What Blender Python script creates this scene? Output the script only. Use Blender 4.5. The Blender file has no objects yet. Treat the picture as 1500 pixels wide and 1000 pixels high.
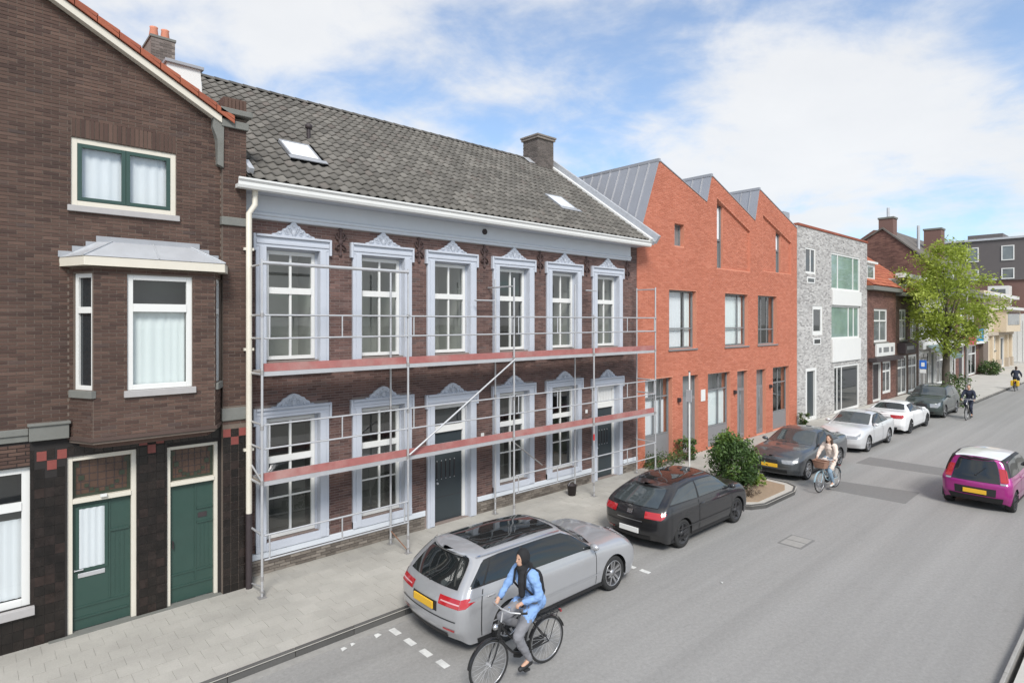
import bpy, bmesh, math, random
import numpy as np
from mathutils import Vector, Matrix
from mathutils.bvhtree import BVHTree
from mathutils.geometry import tessellate_polygon, delaunay_2d_cdt
random.seed(7); np.random.seed(7)
SC = bpy.context.scene
COL = SC.collection
R = math.radians
# ------------------------------------------------------------------ camera, sky, sun, exposure
# world: X runs along the street (away from the camera), Y towards the facades, Z up, pavement at z = 0 (metres)
cam = bpy.data.cameras.new('camera'); camo = bpy.data.objects.new('camera', cam); COL.objects.link(camo)
cam.sensor_width = 36; cam.lens = 870 / 1500 * 36; cam.shift_y = -29 / 1500
cam.clip_start = .05; cam.clip_end = 5000
CAM = Vector((0, 0, 5.05))
camo.location = CAM; camo.rotation_euler = (R(90), 0, R(-42.333))
SC.camera = camo

SUN_EL, SUN_AZ = 44, 238      # azimuth measured from +X towards +Y: the sun stands behind the camera, to its left
sd = Vector((math.cos(R(SUN_AZ)) * math.cos(R(SUN_EL)), math.sin(R(SUN_AZ)) * math.cos(R(SUN_EL)), math.sin(R(SUN_EL))))
sl = bpy.data.lights.new('sun', 'SUN'); sl.energy = 1.8; sl.angle = R(18); sl.color = (1, .96, .9)
so = bpy.data.objects.new('sun', sl); COL.objects.link(so)
so.rotation_euler = (-sd).to_track_quat('-Z', 'Y').to_euler(); so.location = (-10, -10, 30)

world = bpy.data.worlds.new('World'); SC.world = world; world.use_nodes = True
nt = world.node_tree; nt.nodes.clear()
def WN(t, **k):
    n = nt.nodes.new(t)
    for a, b in k.items(): setattr(n, a, b)
    return n
wo = WN('ShaderNodeOutputWorld'); bg = WN('ShaderNodeBackground'); bg.inputs['Strength'].default_value = .1
sky = WN('ShaderNodeTexSky', sky_type='NISHITA', sun_disc=False)
sky.sun_elevation = R(SUN_EL); sky.sun_rotation = R(90 - SUN_AZ)
sky.air_density = 1.0; sky.dust_density = 1.2; sky.ozone_density = 1.2
tc = WN('ShaderNodeTexCoord')
sep = WN('ShaderNodeSeparateXYZ'); nt.links.new(tc.outputs['Generated'], sep.inputs[0])
def wm(op, a, b=None, c=None, clamp=False):
    n = WN('ShaderNodeMath', operation=op, use_clamp=clamp)
    for i, v in enumerate((a, b, c)):
        if v is None: continue
        if isinstance(v, (int, float)): n.inputs[i].default_value = v
        else: nt.links.new(v, n.inputs[i])
    return n.outputs[0]
zpos = wm('MAXIMUM', sep.outputs[2], 0.0)
den = wm('ADD', zpos, .22)
cx = wm('DIVIDE', sep.outputs[0], den); cy = wm('DIVIDE', sep.outputs[1], den)
cmb = WN('ShaderNodeCombineXYZ'); nt.links.new(cx, cmb.inputs[0]); nt.links.new(cy, cmb.inputs[1])
def cloudnoise(scale, detail, rough, off, dist=0):
    mp = WN('ShaderNodeMapping'); mp.inputs['Location'].default_value = off
    nt.links.new(cmb.outputs[0], mp.inputs[0])
    n = WN('ShaderNodeTexNoise'); n.inputs['Scale'].default_value = scale; n.inputs['Detail'].default_value = detail
    n.inputs['Roughness'].default_value = rough; n.inputs['Distortion'].default_value = dist
    nt.links.new(mp.outputs[0], n.inputs['Vector']); return n.outputs['Fac']
n1 = cloudnoise(1.15, 9, .56, (4.4, 5.0, 0), .25)
n2 = cloudnoise(3.4, 8, .6, (11, 6.4, 0), .4)
n3 = cloudnoise(2.2, 6, .6, (5.0, 8.2, 3), .2)
cov = wm('ADD', wm('MULTIPLY', n1, .8), wm('MULTIPLY', n2, .28))
hz = wm('SUBTRACT', 1, zpos)                       # more cloud towards the horizon
hz = wm('POWER', hz, 5)
cov = wm('ADD', cov, wm('MULTIPLY', hz, .10))
rm = WN('ShaderNodeMapRange', interpolation_type='SMOOTHSTEP')
rm.inputs['From Min'].default_value = .45; rm.inputs['From Max'].default_value = .63
nt.links.new(cov, rm.inputs['Value'])
fac = wm('MULTIPLY_ADD', rm.outputs[0], .76, .17)
ccol = WN('ShaderNodeMix', data_type='RGBA')
nt.links.new(n3, ccol.inputs['Factor'])
ccol.inputs[6].default_value = (4.1, 4.2, 4.35, 1); ccol.inputs[7].default_value = (5.1, 5.1, 5.08, 1)
skyb = WN('ShaderNodeMix', data_type='RGBA', blend_type='MULTIPLY'); skyb.inputs[0].default_value = 1
nt.links.new(sky.outputs[0], skyb.inputs[6]); skyb.inputs[7].default_value = (.80, .97, 1.09, 1)
mx = WN('ShaderNodeMix', data_type='RGBA')
nt.links.new(fac, mx.inputs['Factor']); nt.links.new(skyb.outputs[2], mx.inputs[6]); nt.links.new(ccol.outputs[2], mx.inputs[7])
nt.links.new(mx.outputs[2], bg.inputs['Color']); nt.links.new(bg.outputs[0], wo.inputs['Surface'])

vs = SC.view_settings; vs.view_transform = 'Standard'; vs.look = 'None'; vs.exposure = .97; vs.gamma = 1; vs.use_curve_mapping = False
SC.cycles.max_bounces = 6; SC.cycles.diffuse_bounces = 3; SC.cycles.glossy_bounces = 3; SC.cycles.transparent_max_bounces = 12

# ------------------------------------------------------------------ materials
MATS = {}
def newmat(name):
    m = bpy.data.materials.new(name); m.use_nodes = True; MATS[name] = m
    t = m.node_tree; t.nodes.clear()
    o = t.nodes.new('ShaderNodeOutputMaterial'); p = t.nodes.new('ShaderNodeBsdfPrincipled')
    t.links.new(p.outputs[0], o.inputs[0]); return m, t, p, o
def c4(c): return (c[0], c[1], c[2], 1)
def noise(t, vec, scale, detail=4, rough=.6):
    n = t.nodes.new('ShaderNodeTexNoise'); n.inputs['Scale'].default_value = scale
    n.inputs['Detail'].default_value = detail; n.inputs['Roughness'].default_value = rough
    t.links.new(vec, n.inputs['Vector']); return n.outputs['Fac']
def ramp(t, fac, stops, interp='LINEAR'):
    r = t.nodes.new('ShaderNodeValToRGB'); r.color_ramp.interpolation = interp; e = r.color_ramp.elements
    e[0].position, e[0].color = stops[0][0], c4(stops[0][1]); e[1].position, e[1].color = stops[-1][0], c4(stops[-1][1])
    for p, c in stops[1:-1]: k = e.new(p); k.color = c4(c)
    t.links.new(fac, r.inputs[0]); return r.outputs[0]
def mixc(t, f, a, b, mode='MIX'):
    n = t.nodes.new('ShaderNodeMix'); n.data_type = 'RGBA'; n.blend_type = mode
    for s, v in ((0, f), (6, a), (7, b)):
        if isinstance(v, (int, float)): n.inputs[s].default_value = v
        elif isinstance(v, tuple): n.inputs[s].default_value = c4(v)
        else: t.links.new(v, n.inputs[s])
    return n.outputs[2]
def mth(t, op, a, b=None, clamp=False):
    n = t.nodes.new('ShaderNodeMath'); n.operation = op; n.use_clamp = clamp
    for i, v in enumerate((a, b)):
        if v is None: continue
        if isinstance(v, (int, float)): n.inputs[i].default_value = v
        else: t.links.new(v, n.inputs[i])
    return n.outputs[0]
def bump(t, p, h, strength, dist=.01):
    b = t.nodes.new('ShaderNodeBump'); b.inputs['Strength'].default_value = strength; b.inputs['Distance'].default_value = dist
    t.links.new(h, b.inputs['Height']); t.links.new(b.outputs[0], p.inputs['Normal'])
def scl(c, k): return tuple(min(1, v * k) for v in c)
def pos(t): return t.nodes.new('ShaderNodeNewGeometry').outputs['Position']
def tintval(t):
    """a value 0..1 for each piece: the face attribute on joined pieces, the object's own random number on single ones"""
    a = t.nodes.new('ShaderNodeAttribute'); a.attribute_name = 'tint'
    oi = t.nodes.new('ShaderNodeObjectInfo')
    lt = mth(t, 'LESS_THAN', a.outputs['Fac'], .0001)
    return mth(t, 'ADD', a.outputs['Fac'], mth(t, 'MULTIPLY', lt, oi.outputs['Random']))
def mat(name, col, rough=.6, var=.12, scale=6, bmp=0, metal=0, spec=.5, coat=0, dirt=0, dirtcol=(.06, .055, .05)):
    m, t, p, o = newmat(name); v = pos(t)
    n = noise(t, v, scale, 6); c = mixc(t, n, scl(col, 1 - var), scl(col, 1 + var))
    if dirt:
        d = noise(t, v, scale * .23 + .3, 7, .65)
        f = ramp(t, d, [(.45, (0, 0, 0)), (.75, (dirt, dirt, dirt))]); c = mixc(t, f, c, dirtcol)
    t.links.new(c, p.inputs['Base Color'])
    p.inputs['Roughness'].default_value = rough; p.inputs['Metallic'].default_value = metal
    p.inputs['Specular IOR Level'].default_value = spec; p.inputs['Coat Weight'].default_value = coat
    if coat: p.inputs['Coat Roughness'].default_value = .04
    if bmp: bump(t, p, noise(t, v, scale * 9, 3), bmp, .004)
    return m
def brickmat(name, stops, rough=.85, stain=.25, stainscale=.6):
    m, t, p, o = newmat(name); v = pos(t)
    c = ramp(t, tintval(t), stops)
    n = noise(t, v, 45, 4); c = mixc(t, mth(t, 'MULTIPLY', n, .35), c, (.03, .025, .02))
    d = ramp(t, noise(t, v, stainscale, 6, .65), [(.35, (1 - stain,) * 3), (.7, (1 + stain * .4,) * 3)])
    c = mixc(t, 1, c, d, 'MULTIPLY')
    t.links.new(c, p.inputs['Base Color']); p.inputs['Roughness'].default_value = rough
    bump(t, p, noise(t, v, 120, 3), .35, .003); return m
def glassmat(name, tint=(.9, .94, .93), rough=.02, gl=.14):
    m, t, p, o = newmat(name); t.nodes.remove(p)
    tr = t.nodes.new('ShaderNodeBsdfTransparent'); tr.inputs[0].default_value = c4(tint)
    g = t.nodes.new('ShaderNodeBsdfGlossy'); g.inputs['Roughness'].default_value = rough
    geo = t.nodes.new('ShaderNodeNewGeometry'); dt = t.nodes.new('ShaderNodeVectorMath'); dt.operation = 'DOT_PRODUCT'
    t.links.new(geo.outputs['Normal'], dt.inputs[0]); t.links.new(geo.outputs['Incoming'], dt.inputs[1])
    sch = mth(t, 'POWER', mth(t, 'SUBTRACT', 1, mth(t, 'ABSOLUTE', dt.outputs['Value'])), 5)       # Schlick, the same from both sides
    nb = t.nodes.new('ShaderNodeBump'); nb.inputs['Strength'].default_value = .05; nb.inputs['Distance'].default_value = .02
    t.links.new(noise(t, pos(t), 1.7, 1), nb.inputs['Height']); t.links.new(nb.outputs[0], g.inputs['Normal'])
    mxs = t.nodes.new('ShaderNodeMixShader'); t.links.new(mth(t, 'ADD', mth(t, 'MULTIPLY', sch, .9), gl, True), mxs.inputs[0])
    t.links.new(tr.outputs[0], mxs.inputs[1]); t.links.new(g.outputs[0], mxs.inputs[2]); t.links.new(mxs.outputs[0], o.inputs[0]); return m

# setting
def road_material():
    m, t, p, o = newmat('asphalt'); v = pos(t)
    mp = t.nodes.new('ShaderNodeMapping'); mp.inputs['Scale'].default_value = (.08, 1, 1); t.links.new(v, mp.inputs[0])
    lanes = noise(t, mp.outputs[0], .9, 5); big = noise(t, v, .35, 6, .65); fine = noise(t, v, 70, 3, .7); mid = noise(t, v, 9, 5, .7)
    c = mixc(t, lanes, (.265, .258, .248), (.345, .337, .323))
    c = mixc(t, ramp(t, big, [(.38, (0,) * 3), (.68, (.55,) * 3)]), c, (.28, .272, .258))
    c = mixc(t, mth(t, 'MULTIPLY', fine, .55), c, (.15, .147, .142)); c = mixc(t, mth(t, 'MULTIPLY', mid, .35), c, (.36, .352, .338))
    sp = t.nodes.new('ShaderNodeTexVoronoi'); sp.inputs['Scale'].default_value = 26; t.links.new(v, sp.inputs['Vector'])
    c = mixc(t, ramp(t, sp.outputs['Distance'], [(.03, (.5,) * 3), (.09, (0,) * 3)]), c, (.42, .41, .39))
    g1 = noise(t, v, 16, 8, .85); c = mixc(t, 1, c, ramp(t, g1, [(.3, (.80,) * 3), (.7, (1.16,) * 3)]), 'MULTIPLY')
    mp2 = t.nodes.new('ShaderNodeMapping'); mp2.inputs['Scale'].default_value = (.035, 1.6, 1); t.links.new(v, mp2.inputs[0])
    c = mixc(t, 1, c, ramp(t, noise(t, mp2.outputs[0], 1.1, 4, .6), [(.35, (.90,) * 3), (.65, (1.07,) * 3)]), 'MULTIPLY')
    # hairline cracks
    vv = t.nodes.new('ShaderNodeVectorMath'); vv.operation = 'ADD'; t.links.new(v, vv.inputs[0])
    nn = t.nodes.new('ShaderNodeTexNoise'); nn.inputs['Scale'].default_value = 1.3; t.links.new(v, nn.inputs['Vector']); t.links.new(nn.outputs['Color'], vv.inputs[1])
    cr = t.nodes.new('ShaderNodeTexVoronoi'); cr.feature = 'DISTANCE_TO_EDGE'; cr.inputs['Scale'].default_value = .33; t.links.new(vv.outputs[0], cr.inputs['Vector'])
    ck = ramp(t, cr.outputs['Distance'], [(.0, (.22,) * 3), (.004, (0,) * 3)]); c = mixc(t, mixc(t, big, (0, 0, 0), ck), c, (.08, .078, .075))
    t.links.new(c, p.inputs['Base Color']); p.inputs['Roughness'].default_value = .82
    bump(t, p, fine, .5, .004)
road_material()
def slab_material(name, stops, stain=.22):
    brickmat(name, stops, .9, stain, .45)
slab_material('slab', [(0, (.475, .455, .412)), (.35, (.505, .484, .438)), (.7, (.49, .468, .424)), (1, (.525, .503, .457))], .24)
mat('slab_joint', (.44, .42, .38), .95, .2, 8)
mat('paving_far', (.47, .452, .415), .9, .14, 3, dirt=.3, dirtcol=(.22, .21, .19))
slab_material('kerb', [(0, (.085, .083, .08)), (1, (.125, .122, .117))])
mat('gutter_brick', (.30, .29, .272), .9, .25, 9)
mat('asphalt_patch', (.18, .176, .17), .85, .18, 14, .3)
mat('paint_white', (.66, .66, .64), .7, .1, 20, dirt=.6, dirtcol=(.3, .3, .29))
mat('soil', (.30, .22, .15), .95, .3, 12, .6)
mat('earth', (.25, .24, .21), .95, .2, 1)
# left house
brickmat('brick_brown', [(0, (.066, .035, .028)), (.25, (.094, .051, .039)), (.5, (.108, .060, .045)), (.75, (.124, .071, .053)), (.93, (.152, .089, .067)), (1, (.08, .052, .046))])
mat('mortar_dark', (.155, .122, .10), .95, .2, 12)
brickmat('brick_plum', [(0, (.11, .06, .054)), (.3, (.155, .084, .074)), (.6, (.185, .103, .088)), (.85, (.225, .13, .112)), (1, (.14, .096, .09))], stain=.35, stainscale=.9)
mat('mortar_plum', (.235, .19, .17), .95, .2, 10)
brickmat('brick_orange', [(0, (.50, .158, .09)), (.3, (.55, .178, .104)), (.6, (.585, .195, .117)), (.9, (.63, .225, .14)), (1, (.52, .17, .105))], .8, .08)
mat('mortar_orange', (.60, .25, .165), .95, .12, 10)
brickmat('brick_grey', [(0, (.28, .27, .265)), (.2, (.47, .455, .44)), (.55, (.58, .565, .545)), (.8, (.68, .665, .64)), (1, (.40, .38, .37))], .85, .12)
mat('mortar_grey', (.56, .545, .52), .95, .1, 10)
brickmat('brick_red', [(0, (.13, .06, .048)), (.5, (.20, .095, .075)), (1, (.26, .13, .10))], .88, .25)
mat('mortar_red', (.17, .10, .085), .95, .15, 10)
brickmat('brick_sooty', [(0, (.11, .095, .085)), (.5, (.19, .16, .145)), (1, (.26, .22, .20))])
brickmat('glazed_tile', [(0, (.009, .0075, .0075)), (.5, (.015, .0115, .0105)), (.85, (.025, .017, .0155)), (1, (.036, .022, .019))], .2, .5, 6)
brickmat('red_tile', [(0, (.24, .06, .052)), (1, (.31, .08, .068))], .3, .2, 3)
mat('tile_grout', (.018, .015, .014), .8, .2, 8)
mat('cream_paint', (.64, .60, .515), .5, .05, 5, dirt=.12, dirtcol=(.4, .36, .3))
mat('white_paint', (.70, .70, .68), .45, .04, 5, dirt=.08, dirtcol=(.5, .5, .48))
mat('green_paint', (.030, .066, .054), .38, .12, 5, dirt=.25, dirtcol=(.05, .075, .065))
mat('zinc', (.52, .535, .56), .45, .14, 4, metal=.35, dirt=.3, dirtcol=(.3, .31, .33))
mat('zinc_dark', (.36, .365, .385), .42, .1, 3, metal=.4, dirt=.25, dirtcol=(.29, .295, .31))
mat('stone_grey', (.17, .172, .158), .85, .18, 7, .4, dirt=.4, dirtcol=(.12, .12, .10))
mat('sill_stone', (.38, .365, .36), .75, .12, 7)
mat('lead', (.30, .31, .33), .55, .15, 6)
mat('trim_blue', (.50, .53, .59), .5, .05, 5, dirt=.18, dirtcol=(.36, .39, .45))
mat('trim_blue_light', (.60, .635, .68), .5, .05, 5)
mat('door_slate', (.035, .046, .052), .4, .1, 6)
mat('anchor_iron', (.075, .048, .046), .8, .2, 8)
mat('iron', (.04, .03, .032), .6, .2, 8)
brickmat('plinth_brick', [(0, (.12, .10, .085)), (.5, (.22, .19, .16)), (1, (.31, .27, .23))])
mat('plinth', (.24, .205, .18), .9, .25, 9, .5, dirt=.5, dirtcol=(.14, .13, .11))
brickmat('roof_tile', [(0, (.118, .109, .096)), (.3, (.145, .135, .119)), (.65, (.172, .160, .142)), (.9, (.21, .196, .174)), (1, (.15, .127, .112))], .75, .25, 1.2)
brickmat('roof_tile_red', [(0, (.34, .085, .045)), (.5, (.45, .125, .06)), (1, (.52, .17, .085))], .75, .25, 1.2)
mat('roof_under', (.05, .047, .043), .95, .1, 5)
mat('room_grey', (.52, .52, .49), .9, .12, 1.2)
mat('room_dark', (.12, .12, .115), .9, .3, 1.5)
mat('room_white', (.75, .76, .76), .9, .1, 2)
mat('curtain', (.70, .72, .74), .9, .04, 3)
mat('blind', (.70, .75, .74), .8, .03, 3)
mat('stained_glass', (.085, .05, .035), .25, .35, 9)
mat('stained_green', (.035, .045, .03), .3, .3, 9)
glassmat('glass'); glassmat('glass_clear', (.93, .95, .95), .02, .08)
mat('glass_dark', (.022, .027, .03), .04, .35, .8, spec=.9)
mat('glass_mid', (.16, .175, .18), .05, .5, .7, spec=.9)
mat('glass_green', (.20, .29, .26), .06, .4, 1.2, spec=.8)
mat('skylight_glass', (.78, .80, .82), .08, .05, 2, spec=.9)
mat('frame_grey', (.19, .195, .20), .45, .08, 5)
mat('panel_grey', (.215, .215, .22), .55, .08, 4)
mat('steel', (.55, .555, .57), .42, .12, 7, metal=.45, dirt=.25, dirtcol=(.33, .30, .28))
mat('steel_dull', (.36, .35, .345), .55, .15, 7, metal=.4, dirt=.3, dirtcol=(.22, .2, .18))
mat('toe_red', (.34, .125, .115), .85, .3, 4, .3, dirt=.75, dirtcol=(.44, .30, .27))
mat('plank', (.30, .25, .20), .85, .25, 6, .3)
mat('red_tape', (.55, .04, .04), .5, .05, 5)
mat('rust', (.25, .13, .08), .8, .2, 9)
# ------------------------------------------------------------------ geometry helpers
WLOC = {}
class MB:
    """collects shapes; build() links them as one mesh object"""
    def __init__(s): s.v = []; s.f = []; s.t = []; s.sm = []; s.mi = []; s.cm = 0
    def add(s, vs, fs, tint=0., smooth=False):
        b = len(s.v); s.v.extend([tuple(p) for p in vs])
        for f in fs: s.f.append([b + i for i in f]); s.t.append(tint); s.sm.append(smooth); s.mi.append(s.cm)
        return s
    def box(s, x0, x1, y0, y1, z0, z1, tint=0.):
        return s.add([(x0, y0, z0), (x1, y0, z0), (x1, y1, z0), (x0, y1, z0), (x0, y0, z1), (x1, y0, z1), (x1, y1, z1), (x0, y1, z1)],
                     [(0, 3, 2, 1), (4, 5, 6, 7), (0, 1, 5, 4), (1, 2, 6, 5), (2, 3, 7, 6), (3, 0, 4, 7)], tint)
    def hexa(s, p, tint=0.):
        return s.add(p, [(0, 3, 2, 1), (4, 5, 6, 7), (0, 1, 5, 4), (1, 2, 6, 5), (2, 3, 7, 6), (3, 0, 4, 7)], tint)
    def prism(s, poly, fn, d0, d1, tint=0.):
        """polygon (u,w) swept from depth d0 to d1, fn(u,w,d) -> point"""
        n = len(poly); vs = [fn(u, w, d0) for u, w in poly] + [fn(u, w, d1) for u, w in poly]
        tri = tessellate_polygon([[Vector((u, w, 0)) for u, w in poly]])
        fs = [tuple(t) for t in tri] + [tuple(n + i for i in reversed(t)) for t in tri] + [(i, (i + 1) % n, n + (i + 1) % n, n + i) for i in range(n)]
        return s.add(vs, fs, tint)
    def tube(s, p0, p1, r, n=8, r1=None, cap=True):
        return s.path([p0, p1], [r, r if r1 is None else r1], n, cap)
    def path(s, pts, rad, n=8, cap=True, closed=False):
        pts = [Vector(p) for p in pts]; m = len(pts)
        if isinstance(rad, (int, float)): rad = [rad] * m
        vs = []; ref = None
        for i, p in enumerate(pts):
            a = pts[(i - 1) % m] if (closed or i > 0) else p; b = pts[(i + 1) % m] if (closed or i < m - 1) else p
            d = (b - a).normalized()
            if ref is None or abs(ref.dot(d)) > .95: ref = Vector((0, 0, 1)) if abs(d.z) < .9 else Vector((1, 0, 0))
            u = d.cross(ref).normalized(); w = u.cross(d).normalized(); ref = w
            for k in range(n):
                a_ = 2 * math.pi * k / n; vs.append(p + (u * math.cos(a_) + w * math.sin(a_)) * rad[i])
        fs = []
        for i in range(m if closed else m - 1):
            j = (i + 1) % m
            for k in range(n):
                l = (k + 1) % n; fs.append((i * n + k, i * n + l, j * n + l, j * n + k))
        s.add(vs, fs, 0, True)
        if cap and not closed: s.add(vs[:n], [tuple(reversed(range(n)))]); s.add(vs[-n:], [tuple(range(n))])
        return s
    def lathe(s, prof, fn, n=16, smooth=True):
        """prof: (radius, height) list; fn(x,y,h) -> point"""
        vs = []
        for r, h in prof:
            for k in range(n): a = 2 * math.pi * k / n; vs.append(fn(r * math.cos(a), r * math.sin(a), h))
        fs = [(i * n + k, i * n + (k + 1) % n, (i + 1) * n + (k + 1) % n, (i + 1) * n + k) for i in range(len(prof) - 1) for k in range(n)]
        return s.add(vs, fs, 0, smooth)
    def blob(s, c, r, n=8, m=6, rot=None):
        vs = []
        for i in range(m + 1):
            t = math.pi * i / m
            for k in range(n):
                a = 2 * math.pi * k / n; q = Vector((r[0] * math.sin(t) * math.cos(a), r[1] * math.sin(t) * math.sin(a), r[2] * math.cos(t)))
                if rot: q = rot @ q
                vs.append(Vector(c) + q)
        fs = [(i * n + k, (i + 1) * n + k, (i + 1) * n + (k + 1) % n, i * n + (k + 1) % n) for i in range(m) for k in range(n)]
        return s.add(vs, fs, 0, True)
    def mesh(s, name, off=(0, 0, 0)):
        v = np.array(s.v, dtype=float) - np.array(off)
        me = bpy.data.meshes.new(name); me.from_pydata(v.tolist(), [], s.f)
        me.polygons.foreach_set('use_smooth', s.sm)
        if any(s.t): a = me.attributes.new('tint', 'FLOAT', 'FACE'); a.data.foreach_set('value', s.t)
        if any(s.mi): me.polygons.foreach_set('material_index', s.mi)
        me.update(); return me
    def build(s, name, material, parent=None, bevel=0, kind=None, origin=None):
        v = np.array(s.v); lo = v.min(0); hi = v.max(0)
        c = Vector(((lo[0] + hi[0]) / 2, (lo[1] + hi[1]) / 2, lo[2])) if origin is None else Vector(origin)
        o = bpy.data.objects.new(name, s.mesh(name, c))
        for mm in (material if isinstance(material, (list, tuple)) else [material]): o.data.materials.append(MATS[mm])
        place(o, c, parent)
        if bevel:
            b = o.modifiers.new('bevel', 'BEVEL'); b.width = bevel; b.segments = 2; b.limit_method = 'ANGLE'
        if kind: o['kind'] = kind
        return o
def place(o, world_loc, parent=None):
    COL.objects.link(o); WLOC[o.name] = Vector(world_loc)
    if parent is not None: o.parent = parent; o.location = Vector(world_loc) - WLOC[parent.name]
    else: o.location = world_loc
    return o
def tag(o, label, cat, group=None):
    o['label'] = label; o['category'] = cat
    if group: o['group'] = group
    return o
def thing(name, label, cat, loc=(0, 0, 0), group=None):
    o = bpy.data.objects.new(name, None); o.empty_display_size = .3
    place(o, loc); return tag(o, label, cat, group)
def struct(o): o['kind'] = 'structure'; return o
def finish_local(root, loc, rotz):
    """things built round the origin are moved to their place"""
    root.location = loc; root.rotation_euler = (0, 0, rotz)
def FY(y):      # a wall facing the street: (u,w,d) -> x,z and d metres out of the wall
    return lambda u, w, d: (u, y - d, w)
# ---- walls with openings
def wall(name, outer, holes, fn, th, material, parent, reveal=None):
    """outer: (u,w) polygon counter-clockwise; holes: (u0,u1,w0,w1) rectangles or polygons; front at d=0, back at d=-th"""
    hp = [h if not isinstance(h[0], (int, float)) else [(h[0], h[2]), (h[1], h[2]), (h[1], h[3]), (h[0], h[3])] for h in holes]
    loops = [outer] + hp
    tri = tessellate_polygon([[Vector((u, w, 0)) for u, w in l] for l in loops])
    flat = [q for l in loops for q in l]; n = len(flat)
    m = MB(); m.add([fn(u, w, 0) for u, w in flat] + [fn(u, w, -th) for u, w in flat],
                    [tuple(t) for t in tri] + [tuple(n + i for i in t) for t in tri])
    b = 0
    for l in loops:
        k = len(l); m.add([fn(u, w, 0) for u, w in l] + [fn(u, w, -th) for u, w in l], [(i, (i + 1) % k, k + (i + 1) % k, k + i) for i in range(k)]); b += k
    return m.build(name, material, parent)
def spans2(poly, z):
    xs = []
    for i in range(len(poly)):
        (a, za), (b, zb) = poly[i], poly[(i + 1) % len(poly)]
        if (za <= z < zb) or (zb <= z < za): xs.append(a + (b - a) * (z - za) / (zb - za))
    xs.sort(); return [(xs[i], xs[i + 1]) for i in range(0, len(xs) - 1, 2)]
def row_spans(poly, z0, z1, holes, eps=.004):
    def spans(z):
        xs = []
        for i in range(len(poly)):
            (a, za), (b, zb) = poly[i], poly[(i + 1) % len(poly)]
            if (za <= z < zb) or (zb <= z < za): xs.append(a + (b - a) * (z - za) / (zb - za))
        xs.sort(); return [(xs[i], xs[i + 1]) for i in range(0, len(xs) - 1, 2)]
    A = spans(z0 + 1e-4); B = spans(z1 - 1e-4); out = []
    for a in A:
        for b in B:
            lo, hi = max(a[0], b[0]), min(a[1], b[1])
            if hi - lo > .03: out.append((lo, hi))
    rects = []
    for h in holes:
        if isinstance(h[0], (int, float)): rects.append(h)
        else:
            for a, b in spans2(h, z0 + 1e-4) + spans2(h, z1 - 1e-4): rects.append((a, b, z0 - 1, z1 + 1))
    for h in rects:
        if h[2] >= z1 - .01 or h[3] <= z0 + .01: continue
        nx = []
        for a, b in out:
            if h[1] <= a or h[0] >= b: nx.append((a, b)); continue
            if h[0] - a > .03: nx.append((a, h[0]))
            if b - h[1] > .03: nx.append((h[1], b))
        out = nx
    return out
def bricks(parent, outer, holes, fn, material, length=.208, course=.057, joint=.0115, proud=.007, singles=300, z0=None, z1=None, name='brick', jit=.002, bond=.5, umax=None):
    """each brick is real; the nearest full ones are objects of their own, the rest one joined part"""
    zs = [w for _, w in outer]; z0 = min(zs) if z0 is None else z0; z1 = max(zs) if z1 is None else z1
    rows = int((z1 - z0) / course); full = []; rest = MB(); rnd = random.Random(len(outer) * 31 + rows)
    u0 = min(u for u, _ in outer)
    for r in range(rows):
        a, b = z0 + r * course, z0 + (r + 1) * course
        for lo, hi in row_spans(outer, a, b, holes):
            k = math.floor((lo - u0) / length - 1)
            while True:
                s_ = u0 + (k + (bond if r % 2 else 0)) * length; k += 1
                p, q = max(s_, lo), min(s_ + length, hi)
                if s_ >= hi: break
                if q - p < .035: continue
                if umax is not None and p > umax: continue
                c = Vector(fn((p + q) / 2, (a + b) / 2, 0)); e = (p, q, a, b, (c - CAM).length)
                if q - p > length * .995: full.append(e)
                else: full.append(e + (1,))
    full.sort(key=lambda e: e[4]); nsing = 0; sing = None
    P0 = Vector(fn(0, 0, 0)); U = Vector(fn(1, 0, 0)) - P0; D = Vector(fn(0, 0, 1)) - P0
    for e in full:
        p, q, a, b = e[:4]; h = joint / 2; d = proud + rnd.uniform(-jit, jit)
        if len(e) == 5 and nsing < singles:
            if sing is None:
                mb = MB(); L, T = length / 2 - h, course - joint
                c = [U * x + D * y + Vector((0, 0, z)) for z in (0, T) for x, y in ((-L, .004 + proud), (L, .004 + proud), (L, -.03), (-L, -.03))]
                mb.hexa(c); sing = mb.mesh(name); sing.materials.append(MATS[material])
            o = bpy.data.objects.new(name, sing); place(o, Vector(fn((p + q) / 2, a + h, d - proud - .004)), parent); nsing += 1
            continue
        t = rnd.uniform(.01, 1)
        v = [fn(x, z, dd) for z in (a + h, b - h) for x, dd in ((p + h, d), (q - h, d), (q - h, -.01), (p + h, -.01))]
        rest.add(v, [(0, 3, 2, 1), (4, 5, 6, 7), (0, 1, 5, 4), (1, 2, 6, 5), (3, 0, 4, 7)], t)
    if rest.v: rest.build(name + 's', material, parent, kind='stuff')
def frame_box(m, fn, u0, u1, w0, w1, fw, d0, d1, fb=None):
    """a rectangular frame fw wide, from depth d0 to d1 (butted, no shared faces)"""
    fb = fw if fb is None else fb
    def b(a, c, e, f): m.hexa([fn(a, e, d1), fn(c, e, d1), fn(c, e, d0), fn(a, e, d0), fn(a, f, d1), fn(c, f, d1), fn(c, f, d0), fn(a, f, d0)])
    b(u0, u0 + fw, w0, w1); b(u1 - fw, u1, w0, w1); b(u0 + fw, u1 - fw, w1 - fw, w1); b(u0 + fw, u1 - fw, w0, w0 + fb)
def fbox(m, fn, u0, u1, w0, w1, d0, d1):
    m.hexa([fn(u0, w0, d1), fn(u1, w0, d1), fn(u1, w0, d0), fn(u0, w0, d0), fn(u0, w1, d1), fn(u1, w1, d1), fn(u1, w1, d0), fn(u0, w1, d0)])
    return m
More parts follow.
